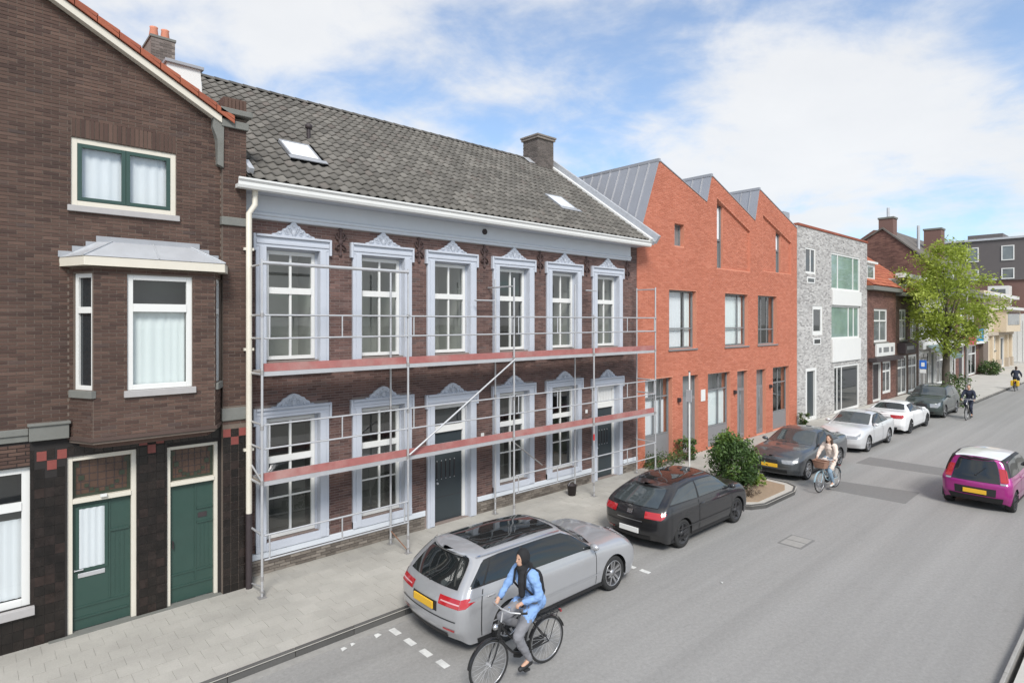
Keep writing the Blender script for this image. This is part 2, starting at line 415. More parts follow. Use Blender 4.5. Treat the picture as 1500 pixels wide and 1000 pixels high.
def window(house, fn, u0, u1, w0, w1, fmat='white_paint', fw=.07, rec=.1, vbars=(), hbars=(), bw=.03, glass='glass', room='room_grey', curtain=None, sill=None, depth=.07, room_d=.7, sashes=None, name='window', label=None, bmat=None):
    """frame (the part) with bars, single panes and what stands behind the glass as its children.
    vbars: fractions; hbars: (fraction, thickness)"""
    m = MB(); frame_box(m, fn, u0, u1, w0, w1, fw, -rec - depth, -rec)
    W = m.build(name, fmat, house, bevel=.004)
    if label: W['label'] = label
    a, b, c, d = u0 + fw, u1 - fw, w0 + fw, w1 - fw
    xs = [a] + [a + (b - a) * v for v in vbars] + [b]; zs = [(c, 0)] + [(c + (d - c) * f, t) for f, t in hbars] + [(d, 0)]
    for f, t in hbars:
        z = c + (d - c) * f; fbox(MB(), fn, a, b, z - t / 2, z + t / 2, -rec - depth + .01, -rec + (.012 if t > .06 else -.008)).build('transom' if t > .06 else 'glazing_bar', bmat or fmat, W, bevel=.003)
    for j in range(len(zs) - 1):
        z0_, z1_ = zs[j][0] + zs[j][1] / 2, zs[j + 1][0] - zs[j + 1][1] / 2
        for v in vbars:
            x = a + (b - a) * v; fbox(MB(), fn, x - bw / 2, x + bw / 2, z0_, z1_, -rec - depth + .014, -rec - .01).build('glazing_bar', bmat or fmat, W)
        for i in range(len(xs) - 1):
            x0_ = xs[i] + (bw / 2 if i else 0); x1_ = xs[i + 1] - (bw / 2 if i < len(xs) - 2 else 0)
            MB().add([fn(x0_, z0_, -rec - .036), fn(x1_, z0_, -rec - .036), fn(x1_, z1_, -rec - .036), fn(x0_, z1_, -rec - .036)], [(0, 1, 2, 3)]).build('pane', glass, W)
    if room:
        q = room_d; mm = MB()
        P = [fn(u0, w0, -rec - depth), fn(u1, w0, -rec - depth), fn(u1, w1, -rec - depth), fn(u0, w1, -rec - depth)]
        Q = [fn(u0 - .3, w0 - .2, -rec - q), fn(u1 + .3, w0 - .2, -rec - q), fn(u1 + .3, w1 + .1, -rec - q), fn(u0 - .3, w1 + .1, -rec - q)]
        mm.add(P + Q, [(4, 5, 6, 7), (0, 1, 5, 4), (1, 2, 6, 5), (2, 3, 7, 6), (3, 0, 4, 7)]); mm.build('room_interior', room, W)
    if curtain:
        for (ca, cb, cz0, cz1, cm) in curtain:
            mm = MB(); n = max(8, int((cb - ca) / .035)); vs = []
            for k in range(n + 1):
                x = ca + (cb - ca) * k / n; dd = -rec - depth - .05 + .009 * math.sin(k * 1.7 + ca * 7 + 1.3 * math.sin(k * .37)) + .006 * math.sin(k * 3.1)
                vs += [fn(x, cz0, dd), fn(x, cz1, dd)]
            mm.add(vs, [(2 * k, 2 * k + 2, 2 * k + 3, 2 * k + 1) for k in range(n)], 0, True); mm.build('curtain', cm, W)
    if sill:
        fbox(MB(), fn, u0 - .05, u1 + .05, w0 - sill[1], w0 - .003, -rec, sill[0]).build('sill', sill[2], W, bevel=.006)
    return W
# ------------------------------------------------------------------ ground, road, pavement
ROAD = -.12
def sheet(name, pts, z, material):
    m = MB(); tri = tessellate_polygon([[Vector((x, y, 0)) for x, y in pts]]); m.add([(x, y, z) for x, y in pts], [tuple(t) for t in tri])
    return m.build(name, material)
struct(sheet('ground', [(-600, -600), (900, -600), (900, 900), (-600, 900)], -.30, 'earth'))
struct(sheet('road', [(-40, 1.55), (220, 1.55), (220, 9.02), (-40, 9.02)], ROAD, 'asphalt'))
# pavement on the facade side: kerb line with the planted bulge
KY = 9.0
PB = MB()
bul = [(15.55, KY), (15.62, 7.95), (15.85, 7.62), (16.3, 7.42), (18.2, 7.42), (18.75, 7.6), (19.0, 7.95), (19.1, KY)]
line = [(-20, KY)] + bul + [(44.5, KY), (46.0, 8.3), (47, 8.0), (64, 7.9), (120, 7.9)]
outer = line + [(120, 26), (-20, 26)]
tri = tessellate_polygon([[Vector((x, y, 0)) for x, y in outer]])
PB.add([(x, y, -.012) for x, y in outer], [tuple(t) for t in tri])
pav = struct(PB.build('pavement', 'slab_joint'))
# slabs: 30 x 30 cm, single ones near the camera, joined further off
SL = .30; rest = MB(); cand = []
for i in range(int(34 / SL)):
    for j in range(11):
        x = -1.6 + i * SL + (.15 if j % 2 else 0); y = 9.08 + j * SL
        cand.append((x, y, (Vector((x + .15, y + .15, 0)) - CAM).length))
cand = [c for c in cand if not (15.5 < c[0] < 19.2 and c[1] < 9.0)]
vis = [c for c in cand if c[0] * .739 - c[1] * .6735 > -.93 * (c[0] * .6735 + c[1] * .739)]
vis.sort(key=lambda c: c[2]); single = set((c[0], c[1]) for c in vis[:300])
sm_ = MB(); sm_.box(-.1484, .1484, -.1484, .1484, -.03, 0); sme = sm_.mesh('paving_slab'); sme.materials.append(MATS['slab'])
for x, y, d in cand:
    h = random.uniform(-.0025, .0025)
    if (x, y) in single:
        o = bpy.data.objects.new('paving_slab', sme); place(o, (x + .15, y + .15, h), pav)
        o.rotation_euler = (random.uniform(-.006, .006), random.uniform(-.006, .006), random.uniform(-.004, .004))
    else:
        rest.box(x + .0016, x + .2984, y + .0016, y + .2984, -.03, h, random.uniform(.01, 1))
rest.build('paving_slabs', 'slab', pav, kind='stuff')
far = MB(); far.add([(x, y, -.002) for x, y in [(32.4, 9.08), (44.6, 9.08), (46.1, 8.47), (47, 8.17), (64, 8.07), (120, 8.07), (120, 26), (78, 26), (78, 12.1), (32.4, 12.1)]], [tuple(t) for t in tessellate_polygon([[Vector((x, y, 0)) for x, y in [(32.4, 9.08), (44.6, 9.08), (46.1, 8.47), (47, 8.17), (64, 8.07), (120, 8.07), (120, 26), (78, 26), (78, 12.1), (32.4, 12.1)]]])])
far.build('far_paving', 'paving_far', pav)
# kerb stones follow the line, each a metre long
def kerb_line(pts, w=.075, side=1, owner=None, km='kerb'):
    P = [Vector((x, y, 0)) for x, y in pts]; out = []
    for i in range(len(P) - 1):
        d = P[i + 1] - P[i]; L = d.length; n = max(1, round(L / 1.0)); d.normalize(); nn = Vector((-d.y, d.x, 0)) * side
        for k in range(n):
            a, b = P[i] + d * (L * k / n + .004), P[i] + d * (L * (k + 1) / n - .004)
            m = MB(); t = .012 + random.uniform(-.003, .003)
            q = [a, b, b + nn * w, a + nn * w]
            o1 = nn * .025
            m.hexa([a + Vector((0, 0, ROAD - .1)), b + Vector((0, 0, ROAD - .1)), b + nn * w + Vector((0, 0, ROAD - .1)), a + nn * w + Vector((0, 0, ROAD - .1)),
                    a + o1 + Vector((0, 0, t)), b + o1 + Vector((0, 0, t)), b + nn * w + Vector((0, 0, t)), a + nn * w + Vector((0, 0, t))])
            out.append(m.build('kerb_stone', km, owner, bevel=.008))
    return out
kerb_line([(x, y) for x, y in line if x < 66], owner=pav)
# dark gutter strip at the foot of the kerb
gm = MB(); gm.box(-20, 15.5, 8.84, 8.995, ROAD - .05, ROAD + .006); struct(gm.build('gutter_strip', 'gutter_brick'))
# opposite side: kerb and footpath below the camera
opp = MB(); opp.box(-20, 120, -1.6, 1.42, -.25, -.005); op = struct(opp.build('footpath', 'paving_far'))
kerb_line([(-6 + 1.0 * 0, 1.58), (60, 1.58)], side=-1, owner=op, km='gutter_brick')
# road markings and repairs
for x, y in ((5.23, 8.66), (5.24, 8.22), (5.25, 7.78), (5.27, 7.36)):
    m = MB(); m.box(x - .05, x + .06, y - .13, y + .10, ROAD - .02, ROAD + .005); tag(m.build('parking_mark', 'paint_white'),
        'short white painted dash across the parking lane, ' + {8.66: 'nearest the kerb', 8.22: 'second from the kerb', 7.78: 'third from the kerb', 7.36: 'farthest from the kerb'}[y], 'road marking', 'parking bay dashes')
for k, (x, y) in enumerate(((10.28, 8.72), (10.3, 8.25), (10.3, 7.6), (10.32, 7.25))):
    m = MB(); m.box(x - .05, x + .06, y - .12, y + .10, ROAD - .02, ROAD + .005)
    tag(m.build('parking_mark', 'paint_white'), 'short white painted dash between the silver and the black car, ' + ('nearest the kerb', 'second from the kerb', 'third from the kerb', 'farthest from the kerb')[k], 'road marking', 'parking bay dashes')
def patch(pts, lab):
    m = MB(); m.prism(pts, lambda u, w, d: (u, w, d), ROAD - .02, ROAD + .004); tag(m.build('asphalt_patch', 'asphalt_patch'), lab, 'road repair', 'dark repairs in the road')
patch([(19.55, 7.05), (19.63, 4.95), (21.25, 4.98), (21.05, 5.9), (20.84, 7.1)], 'dark rectangular asphalt repair in front of the cream-coated cyclist')
patch([(23.96, 7.6), (24.2, 4.7), (25.4, 4.75), (25.4, 7.58)], 'dark asphalt repair strip beside the silver saloon, farther down the road')
m = MB(); m.box(13.95, 14.75, 5.55, 6.1, ROAD - .03, ROAD + .005); mh = thing('manhole_cover', 'worn rectangular manhole cover set in the road beside the black hatchback', 'manhole', (14.35, 5.8, ROAD))
m.build('cover_frame', 'asphalt_patch', mh); m = MB()
for k in range(2): m.box(14.0 + k * .37, 14.33 + k * .37, 5.6, 6.05, ROAD - .02, ROAD + .009)
m.build('cover_plate', 'gutter_brick', mh)
# planted bulge: bare soil
m = MB(); m.prism([(15.95, 8.9), (16.0, 8.0), (16.35, 7.68), (18.1, 7.68), (18.6, 7.9), (18.75, 8.9)], lambda u, w, d: (u, w, d), -.04, .012); struct(m.build('planting_soil', 'soil'))
# litter along the gutter
for x, y, s_, lab in ((4.35, 8.72, .05, 'small white scrap of paper in the gutter, the nearest one'), (4.52, 8.75, .04, 'small white scrap of paper in the gutter, next to the nearest one'), (4.95, 8.72, .06, 'crumpled pale scrap by the kerb beside the parking dashes'), (11.0, 5.9, .03, 'tiny white scrap lying in the middle of the road')):
    m = MB(); m.add([(x - s_, y - s_, ROAD + .008), (x + s_, y - s_ * .5, ROAD + .014), (x + s_ * .7, y + s_, ROAD + .009), (x - s_ * .8, y + s_ * .6, ROAD + .024)], [(0, 1, 2), (0, 2, 3)])
    tag(m.build('paper_scrap', 'paint_white'), lab, 'litter', 'litter in the street')
def px_of(p):
    r = p[0] * .7392 - p[1] * .6735; z = p[0] * .6735 + p[1] * .7392
    return 750 + 870 * r / z
# ------------------------------------------------------------------ dark brick house at the left edge
LY = 11.85
LH = thing('brick_house', 'dark brown brick gable house with bay window and two green doors', 'house', (1.5, LY, 0))
f = FY(LY)
gable = [(-2.6, 3.2), (3.45, 3.2), (3.45, 8.78), (-1.2, 11.36), (-2.6, 10.6)]
uh = [(1.19, 2.70, 6.90, 8.03), (1.30, 3.30, 3.5, 5.8)]
lw = wall('wall', gable, uh[:1], f, .3, 'mortar_dark', LH)
bricks(lw, gable, [(1.19, 2.70, 6.90, 8.34), (1.17, 3.45, 3.2, 5.93)], f, 'brick_brown')
m = MB(); rn = random.Random(3)      # soldier course over the upper window
for k in range(24):
    u = 1.19 + k * .0629; fbox(m, f, u + .006, u + .057, 8.04, 8.335, -.01, .012 + rn.uniform(-.003, .003)); m.t[-6:] = [rn.uniform(.1, .95)] * 6
m.build('lintel_course', 'brick_brown', lw)
window(LH, f, 1.19, 2.70, 6.93, 8.03, 'cream_paint', .085, .02, room='room_white', depth=.06, glass='glass_clear', room_d=.5,
       curtain=[(1.32, 1.93, 7.05, 7.95, 'curtain'), (1.97, 2.58, 7.05, 7.95, 'curtain')], sill=(.06, .10, 'sill_stone'), label='upper window with green sashes and net curtains')
W = COL.objects[-1].parent
m = MB()
for a, b in ((1.275, 1.945), (1.945, 2.615)): frame_box(m, f, a + .002, b - .002, 7.017, 7.943, .06, -.06, -.012)
m.build('sash', 'green_paint', W, bevel=.004)
# verge: board, tiles and roof
def vz(x): return 10.17 - .555 * (x - 1.02)
sl_ = math.atan(.555); ux, uz = math.cos(sl_), -math.sin(sl_)
m = MB()
m.hexa([(-1.2, LY - .17, vz(-1.2) - .13), (3.42, LY - .17, vz(3.42) - .13), (3.42, LY - .02, vz(3.42) - .13), (-1.2, LY - .02, vz(-1.2) - .13),
        (-1.2, LY - .17, vz(-1.2)), (3.42, LY - .17, vz(3.42)), (3.42, LY - .02, vz(3.42)), (-1.2, LY - .02, vz(-1.2))])
m.build('verge_board', 'cream_paint', LH, bevel=.006)
m = MB(); m.hexa([(-1.2, LY - .1, vz(-1.2) + .01), (3.6, LY - .1, vz(3.6) + .01), (3.6, 21, vz(3.6) + .01), (-1.2, 21, vz(-1.2) + .01),
                  (-1.2, LY - .1, vz(-1.2) + .07), (3.6, LY - .1, vz(3.6) + .07), (3.6, 21, vz(3.6) + .07), (-1.2, 21, vz(-1.2) + .07)])
m.add([(-1.2, LY, vz(-1.2) + .06), (-1.2, 21, vz(-1.2) + .06), (-5.5, 21, 8.9), (-5.5, LY, 8.9)], [(0, 1, 2, 3)])
roofL = m.build('roof', 'roof_tile_red', LH)
for k in range(16):
    a = -1.2 + k * .30; mm = MB(); b = a + .33
    mm.hexa([(a, LY - .22, vz(a) + .075), (b, LY - .22, vz(b) + .055), (b, LY + .05, vz(b) + .055), (a, LY + .05, vz(a) + .075),
             (a, LY - .22, vz(a) + .125), (b, LY - .22, vz(b) + .15), (b, LY + .05, vz(b) + .15), (a, LY + .05, vz(a) + .125)])
    mm.hexa([(a, LY - .22, vz(a) + .004), (b, LY - .22, vz(b) + .004), (b, LY - .195, vz(b) + .004), (a, LY - .195, vz(a) + .004),
             (a, LY - .22, vz(a) + .09), (b, LY - .22, vz(b) + .09), (b, LY - .195, vz(b) + .09), (a, LY - .195, vz(a) + .09)])
    mm.build('verge_tile', 'roof_tile_red', roofL, bevel=.01)
# chimney with pots, and dormer cheek beyond the verge
m = MB(); m.box(2.87, 3.33, 14.7, 15.5, 8.6, 11.2); ch = m.build('chimney', 'plinth', roofL)
bricks_on = [(2.87, 8.6), (3.33, 8.6), (3.33, 11.2), (2.87, 11.2)]
bm_ = MB()
for zz in range(38):
    z = 8.8 + zz * .0625
    for k in range(3):
        a = 2.87 + k * .16 - (.08 if zz % 2 else 0); b = min(a + .15, 3.33); a = max(a, 2.87)
        if b - a > .03: fbox(bm_, FY(14.7), a, b, z, z + .052, -.01, .006); bm_.t[-6:] = [rn.uniform(.05, 1)] * 6
bm_.build('chimney_bricks', 'brick_sooty', LH, kind='stuff')
m = MB(); m.box(2.85, 3.35, 14.68, 15.52, 11.2, 11.25); m.build('chimney_cap', 'stone_grey', LH)
for x in (2.98, 3.2):
    m = MB(); m.lathe([(.085, 11.27), (.10, 11.3), (.075, 11.5), (.085, 11.53), (.06, 11.53), (.05, 11.3)], lambda a, b, h, x=x: (x + a, 15.0 + b, h), 12); m.build('chimney_pot', 'mortar_orange', LH)
m = MB(); m.prism([(3.02, 8.9), (3.78, 8.7), (3.66, 10.46), (3.02, 10.46)], FY(14.0), -1.8, 0); m.build('dormer', 'white_paint', LH)
m = MB(); m.box(2.98, 3.72, 13.94, 15.86, 10.46, 10.53); m.build('dormer_roof', 'lead', LH, bevel=.01)
m = MB(); m.box(3.70, 3.745, 14.2, 15.6, 9.3, 10.3); m.build('dormer_window', 'white_paint', LH)
# pier at the right corner with coping, console and stone blocks
pier = [(3.45, 0), (3.87, 0), (3.87, 8.86), (3.45, 8.86)]
fp = FY(LY - .10)
pw = wall('pier', pier, [], fp, .45, 'mortar_dark', LH)
bricks(pw, pier, [(3.4, 3.9, 6.84, 7.0), (3.4, 3.9, 3.2, 3.45), (3.4, 3.9, 0, 3.1)], fp, 'brick_brown', singles=60)
def side_l(x): return lambda u, w, d: (x + d * -1, u, w)     # face looking towards -X (to the camera's side)
m = MB()
for a, b, c, d_, y0, y1 in ((3.42, 3.90, 8.66, 8.80, LY - .16, LY + .3), (3.38, 3.95, 8.90, 9.0, LY - .22, LY + .35)): m.box(a, b, y0, y1, c, d_)
m.build('pier_coping', 'stone_grey', LH, bevel=.01)
m = MB(); m.box(3.46, 3.86, LY - .13, LY + .2, 9.0, 9.22)
for k in range(6): m.box(3.47 + k * .066, 3.525 + k * .066, LY - .15, LY - .12, 9.02, 9.2)
m.build('pier_crown', 'brick_brown', LH)
m = MB(); m.prism([(3.28, 8.8), (3.28, 8.62), (3.34, 8.40), (3.36, 7.95), (3.45, 7.9), (3.45, 8.8)], FY(LY), .002, .14); m.build('console', 'stone_grey', LH, bevel=.012)
m = MB(); m.box(3.42, 3.89, LY - .145, LY - .02, 6.845, 6.995); m.build('stone_block', 'stone_grey', LH, bevel=.008)
m = MB(); m.box(3.43, 3.885, LY - .14, LY - .02, 3.21, 3.44); m.build('stone_block', 'stone_grey', LH, bevel=.008)
# ground floor: glazed tiles, window, two doors
gf = [(-2.6, 0), (3.45, 0), (3.45, 3.2), (-2.6, 3.2)]
gh = [(-.9, .68, .65, 2.80), (1.14, 2.10, 0.0, 2.87), (2.56, 3.40, 0.0, 2.83)]
gw = wall('ground_wall', gf, [(-.9, .68, .65, 2.80), (1.14, 2.10, .001, 2.87), (2.56, 3.40, .001, 2.83)], f, .3, 'tile_grout', LH)
reds = []
def redset(u, z, w=.128, h=.1525): return [(u, u + w, z, z + h), (u + 2 * w, u + 3 * w, z, z + h), (u + w, u + 2 * w, z - h, z)]
R1 = redset(.755, 2.865); R2 = redset(2.13, 2.92); R3 = []
noT = gh + R1 + R2 + [(-2.6, .68, 2.80, 3.2), (-2.6, 3.45, 3.1, 3.2)]
bricks(gw, gf, noT, f, 'glazed_tile', .128, .1525, .006, .005, 260, name='wall_tile', bond=0, jit=.0012)
bricks(gw, [(-2.6, 2.82), (.68, 2.82), (.68, 3.2), (-2.6, 3.2)], [], f, 'brick_brown', singles=30)
for a, b, c, d_ in R1 + R2: fbox(MB(), f, a + .003, b - .003, c + .003, d_ - .003, -.01, .007).build('red_tile', 'red_tile', gw)
bricks(pw, [(3.45, 0), (3.87, 0), (3.87, 3.2), (3.45, 3.2)], [], fp, 'glazed_tile', .14, .1525, .006, .006, 40, name='wall_tile', bond=0, jit=.0012)
for a, b, c, d_ in redset(3.45, 2.9, .14): fbox(MB(), fp, a + .003, b - .003, c + .003, d_ - .003, .008, .012).build('red_tile', 'red_tile', pw)
m = MB(); m.box(.66, 1.16, LY - .10, LY, 3.20, 3.43); m.box(.64, 1.18, LY - .13, LY - .0, 3.43, 3.47); m.build('pilaster_capital', 'stone_grey', LH, bevel=.008)
m = MB(); m.box(-2.6, .655, LY - .06, LY, 3.30, 3.40); m.box(-2.6, .655, LY - .035, LY, 3.20, 3.30); m.build('string_course', 'stone_grey', LH, bevel=.006)
window(LH, f, -.9, .68, .65, 2.80, 'white_paint', .10, .06, vbars=(), hbars=((.74, .13),), room='room_dark', glass='glass_clear',
       curtain=[(-.8, .60, .75, 1.98, 'curtain')], sill=(.09, .13, 'sill_stone'), label='white ground-floor window with a net curtain')
def door(house, fn, u0, u1, w1, fw, dz, leaf, frame, split=True):
    """cream frame with a leaded light over a panelled leaf"""
    m = MB()
    fbox(m, fn, u0, u0 + fw, 0.01, w1, -.17, -.03); fbox(m, fn, u1 - fw, u1, 0.01, w1, -.17, -.03)
    fbox(m, fn, u0 + fw, u1 - fw, w1 - fw, w1, -.17, -.03); fbox(m, fn, u0 + fw, u1 - fw, dz, dz + .075, -.16, -.015)
    D = m.build('door', frame, house, bevel=.006)
    a, b = u0 + fw, u1 - fw
    L_ = fbox(MB(), fn, a + .004, b - .004, .02, dz - .004, -.15, -.10).build('door_leaf', leaf, D)
    fbox(MB(), fn, a, b, dz + .075, w1 - fw, -.13, -.12).build('fanlight', 'stained_glass', D)
    m = MB(); w = b - a; h = w1 - fw - dz - .075       # lead cames and dark garland of the stained light
    for k in range(1, 7): fbox(m, fn, a + w * k / 7 - .004, a + w * k / 7 + .004, dz + .075, w1 - fw, -.12, -.114)
    for k in range(1, 5): fbox(m, fn, a, b, dz + .075 + h * k / 5 - .004, dz + .075 + h * k / 5 + .004, -.12, -.1145)
    m.build('lead_came', 'iron', D)
    m = MB()
    for k in range(-5, 6):
        if abs(k) == 0: continue
        x = (a + b) / 2 + k * w / 11.5; z = dz + .075 + .08 + (abs(k) / 5) ** 3 * (h - .16); r = .028 + .012 * (abs(k) > 3)
        fbox(m, fn, x - r, x + r, z - r, z + r, -.112, -.108)
    fbox(m, fn, a, a + .05, dz + .08, w1 - fw - .005, -.1135, -.1125); fbox(m, fn, b - .05, b, dz + .08, w1 - fw - .005, -.1135, -.1125); fbox(m, fn, a + .05, b - .05, dz + .08, dz + .125, -.1135, -.1125)
    m.build('glass_garland', 'stained_green', D)
    return D
D1 = door(LH, f, 1.14, 2.10, 2.87, .075, 2.10, 'green_paint', 'cream_paint'); D1['label'] = 'green door with curtained glass'
m = MB(); frame_box(m, f, 1.26, 1.70, .96, 2.03, .045, -.10, -.085)
fbox(m, f, 1.735, 1.995, 1.53, 1.57, -.10, -.075); fbox(m, f, 1.715, 1.735, .42, 2.06, -.10, -.088)
for x in (1.80, 1.865, 1.93): fbox(m, f, x - .006, x + .006, .45, 1.53, -.10, -.094)
fbox(m, f, 1.235, 1.995, .37, .40, -.10, -.085); fbox(m, f, 1.235, 1.995, .19, .22, -.10, -.082)
m.build('door_moulding', 'green_paint', D1)
m = MB(); n = 14; vs = []
for k in range(n + 1):
    x = 1.306 + .348 * k / n; dd = -.092 + .008 * math.sin(k * 1.7); vs += [f(x, 1.008, dd), f(x, 1.984, dd)]
m.add(vs, [(2 * k, 2 * k + 2, 2 * k + 3, 2 * k + 1) for k in range(n)], 0, True); m.build('curtain', 'curtain', D1)
MB().add([f(1.306, 1.006, -.082), f(1.654, 1.006, -.082), f(1.654, 1.986, -.082), f(1.306, 1.986, -.082)], [(0, 1, 2, 3)]).build('pane', 'glass_clear', D1)
fbox(MB(), f, 1.29, 1.66, .86, .935, -.10, -.085).build('letter_plate', 'steel', D1, bevel=.008)
m = MB(); m.tube(f(1.245, 1.0, -.10), f(1.245, 1.0, -.05), .012); m.tube(f(1.245, 1.0, -.055), f(1.36, 1.0, -.055), .011); m.build('door_handle', 'steel', D1)
fbox(MB(), f, 1.58, 1.67, 2.155, 2.20, -.012, .03).build('name_plate', 'white_paint', D1)
D2 = door(LH, f, 2.56, 3.40, 2.83, .06, 2.12, 'green_paint', 'cream_paint'); D2['label'] = 'plain green panelled door with letter slot'
m = MB(); fbox(m, f, 3.02, 3.045, .35, 2.1, -.10, -.086); fbox(m, f, 3.06, 3.33, 1.62, 1.65, -.10, -.08); fbox(m, f, 3.06, 3.33, 1.36, 1.39, -.10, -.08)
for x in (3.12, 3.19, 3.26): fbox(m, f, x - .005, x + .005, .55, 1.36, -.10, -.095)
fbox(m, f, 2.64, 3.33, .50, .53, -.10, -.085); fbox(m, f, 2.64, 3.33, .27, .30, -.10, -.083)
m.build('door_moulding', 'green_paint', D2)
fbox(MB(), f, 3.08, 3.23, 1.46, 1.55, -.10, -.09).build('letter_slot', 'iron', D2)
m = MB(); m.tube(f(2.665, 1.12, -.10), f(2.665, 1.12, -.05), .012); m.tube(f(2.665, 1.12, -.055), f(2.665, 1.0, -.055), .011); m.build('door_handle', 'iron', D2)
m = MB(); m.box(.9, 3.44, LY - .09, LY + .1, -.02, .012); m.build('door_step', 'stone_grey', LH)
# the bay window on the first floor
BY = 11.35; fb = FY(BY); BZ0, BZ1 = 3.16, 5.92
BAY = []
front = [(1.42, BZ0), (3.20, BZ0), (3.20, BZ1), (1.42, BZ1)]
bw_ = wall('bay_wall', front, [(1.88, 2.84, 3.90, 5.82)], fb, .12, 'mortar_dark', LH)
bricks(bw_, front, [(1.88, 2.84, 3.90, 5.82)], fb, 'brick_brown', singles=200)
def slant(p0, p1):
    a, b = Vector((p0[0], p0[1], 0)), Vector((p1[0], p1[1], 0)); d = (b - a).normalized(); n_ = Vector((d.y, -d.x, 0))
    return (lambda u, w, dd: tuple(a + d * u + n_ * dd + Vector((0, 0, w)))), (b - a).length
fs1, ls1 = slant((1.17, LY), (1.42, BY)); fs2, ls2 = slant((3.20, BY), (3.45, LY))
for k, (fs, ls) in enumerate(((fs1, ls1), (fs2, ls2))):
    pl = [(0, BZ0), (ls, BZ0), (ls, BZ1), (0, BZ1)]; hl = [(.10, ls - .02, 3.96, 5.82)]
    w_ = wall('bay_side', pl, hl, fs, .1, 'mortar_dark', LH); bricks(w_, pl, hl, fs, 'brick_brown', singles=20)
    window(LH, fs, .10, ls - .02, 3.96, 5.82, 'white_paint', .07, .03, hbars=((.70, .10),), room=None, glass='glass_dark', sill=(.05, .12, 'stone_grey'), name='bay_side_window')
window(LH, fb, 1.88, 2.84, 3.93, 5.82, 'white_paint', .085, .03, hbars=((.735, .13),), room='room_dark', room_d=.4, glass='glass_clear', depth=.06,
       curtain=[(1.97, 2.75, 4.0, 5.28, 'blind')], sill=(.05, .11, 'sill_stone'), name='bay_front_window', label='bay window with a pale blind behind the lower pane')
pl = [(1.17, LY), (1.42, BY), (3.20, BY), (3.45, LY)]
m = MB(); m.prism(pl, lambda u, w, d: (u, w, d), BZ0 - .05, BZ0 - .003); m.build('bay_floor', 'mortar_dark', LH)
def grow(k): return [(1.17 - k, LY), (1.42 - k, BY - k), (3.20 + k, BY - k), (3.45 + k, LY)]
m = MB(); m.prism(grow(.03), lambda u, w, d: (u, w, d), BZ0 - .002, BZ0 + .05); m.build('bay_edge_course', 'brick_brown', LH)
m = MB(); m.prism([(1.3, LY), (1.5, BY + .1), (3.1, BY + .1), (3.35, LY)], lambda u, w, d: (u, w, d), BZ0 - .13, BZ0 - .052); m.build('bay_corbel', 'brick_brown', LH)
m = MB(); m.prism(grow(.13), lambda u, w, d: (u, w, d), 5.93, 6.07); m.build('bay_fascia', 'cream_paint', LH, bevel=.006)
g0, g1 = grow(.14), [(1.5, LY), (1.72, LY - .18), (2.9, LY - .18), (3.1, LY)]
m = MB(); m.add([(x, y, 6.075) for x, y in g0] + [(x, y, 6.36) for x, y in g1] , [(0, 1, 5, 4), (1, 2, 6, 5), (2, 3, 7, 6), (4, 5, 6, 7), (0, 3, 2, 1)]); m.build('bay_roof', 'zinc', LH)
m = MB()
for a, b in ((g0[1], g1[1]), (g0[2], g1[2]), ((2.31, g0[1][1]), (2.31, g1[1][1]))): m = MB(); m.tube((a[0], a[1], 6.085), (b[0], b[1], 6.37), .012, 6); m.build('bay_roof_seam', 'zinc', LH)
pass
m = MB()
for k, (a, b, z) in enumerate(((1.02, 1.2, 6.08), (1.2, 1.38, 6.17), (1.38, 1.52, 6.26), (1.52, 3.08, 6.36), (3.08, 3.24, 6.26), (3.24, 3.40, 6.17), (3.4, 3.55, 6.08))): fbox(m, f, a + .002, b - .002, z, z + .10, .0, .025 + .001 * k)
m.build('step_flashing', 'lead', LH)
# downpipe between the two houses
m = MB(); m.path([(4.02, 11.72, 7.6), (4.02, 11.72, 7.28), (3.90, 11.69, 7.10), (3.90, 11.69, 1.42)], .055, 12)
DP = m.build('downpipe', 'cream_paint'); tag(DP, 'cream downpipe between the dark brick house and the scaffolded house', 'downpipe')
m = MB(); m.path([(3.90, 11.69, 1.42), (3.90, 11.69, .0)], .06, 12); m.build('pipe_foot', 'iron', DP)
for z in (6.4, 4.5, 2.6):
    m = MB(); m.box(3.81, 3.99, 11.68, 11.80, z, z + .05); m.build('pipe_clip', 'cream_paint', DP)
# ------------------------------------------------------------------ the long house behind the scaffolding
MY = 12.15
MH = thing('brick_house', 'long plum brick house with pale blue window surrounds and grey tiled roof', 'house', (10.4, MY, 0))
f = FY(MY); XA, XB = 3.88, 16.84
CXS = [4.93, 7.02, 9.0, 11.12, 13.17, 15.23]
OW = .565
holes = [(c - OW, c + OW, 4.25, 6.55) for c in CXS]
for i, c in enumerate(CXS): holes.append((c - OW, c + OW, .62, 3.12) if i not in (2, 5) else (c - OW, c + OW, .003, 2.99))
outer = [(XA, 0), (XB, 0), (XB, 7.6), (XA, 7.6)]
mw = wall('wall', outer, holes, f, .35, 'mortar_plum', MH)
bh = [(a - .2, b + .2, c, d_ + .2) for a, b, c, d_ in holes]
bricks(mw, outer, bh + [(XA, XB, 0, .45), (XA, 16.4, 7.1, 7.6)], f, 'brick_plum')
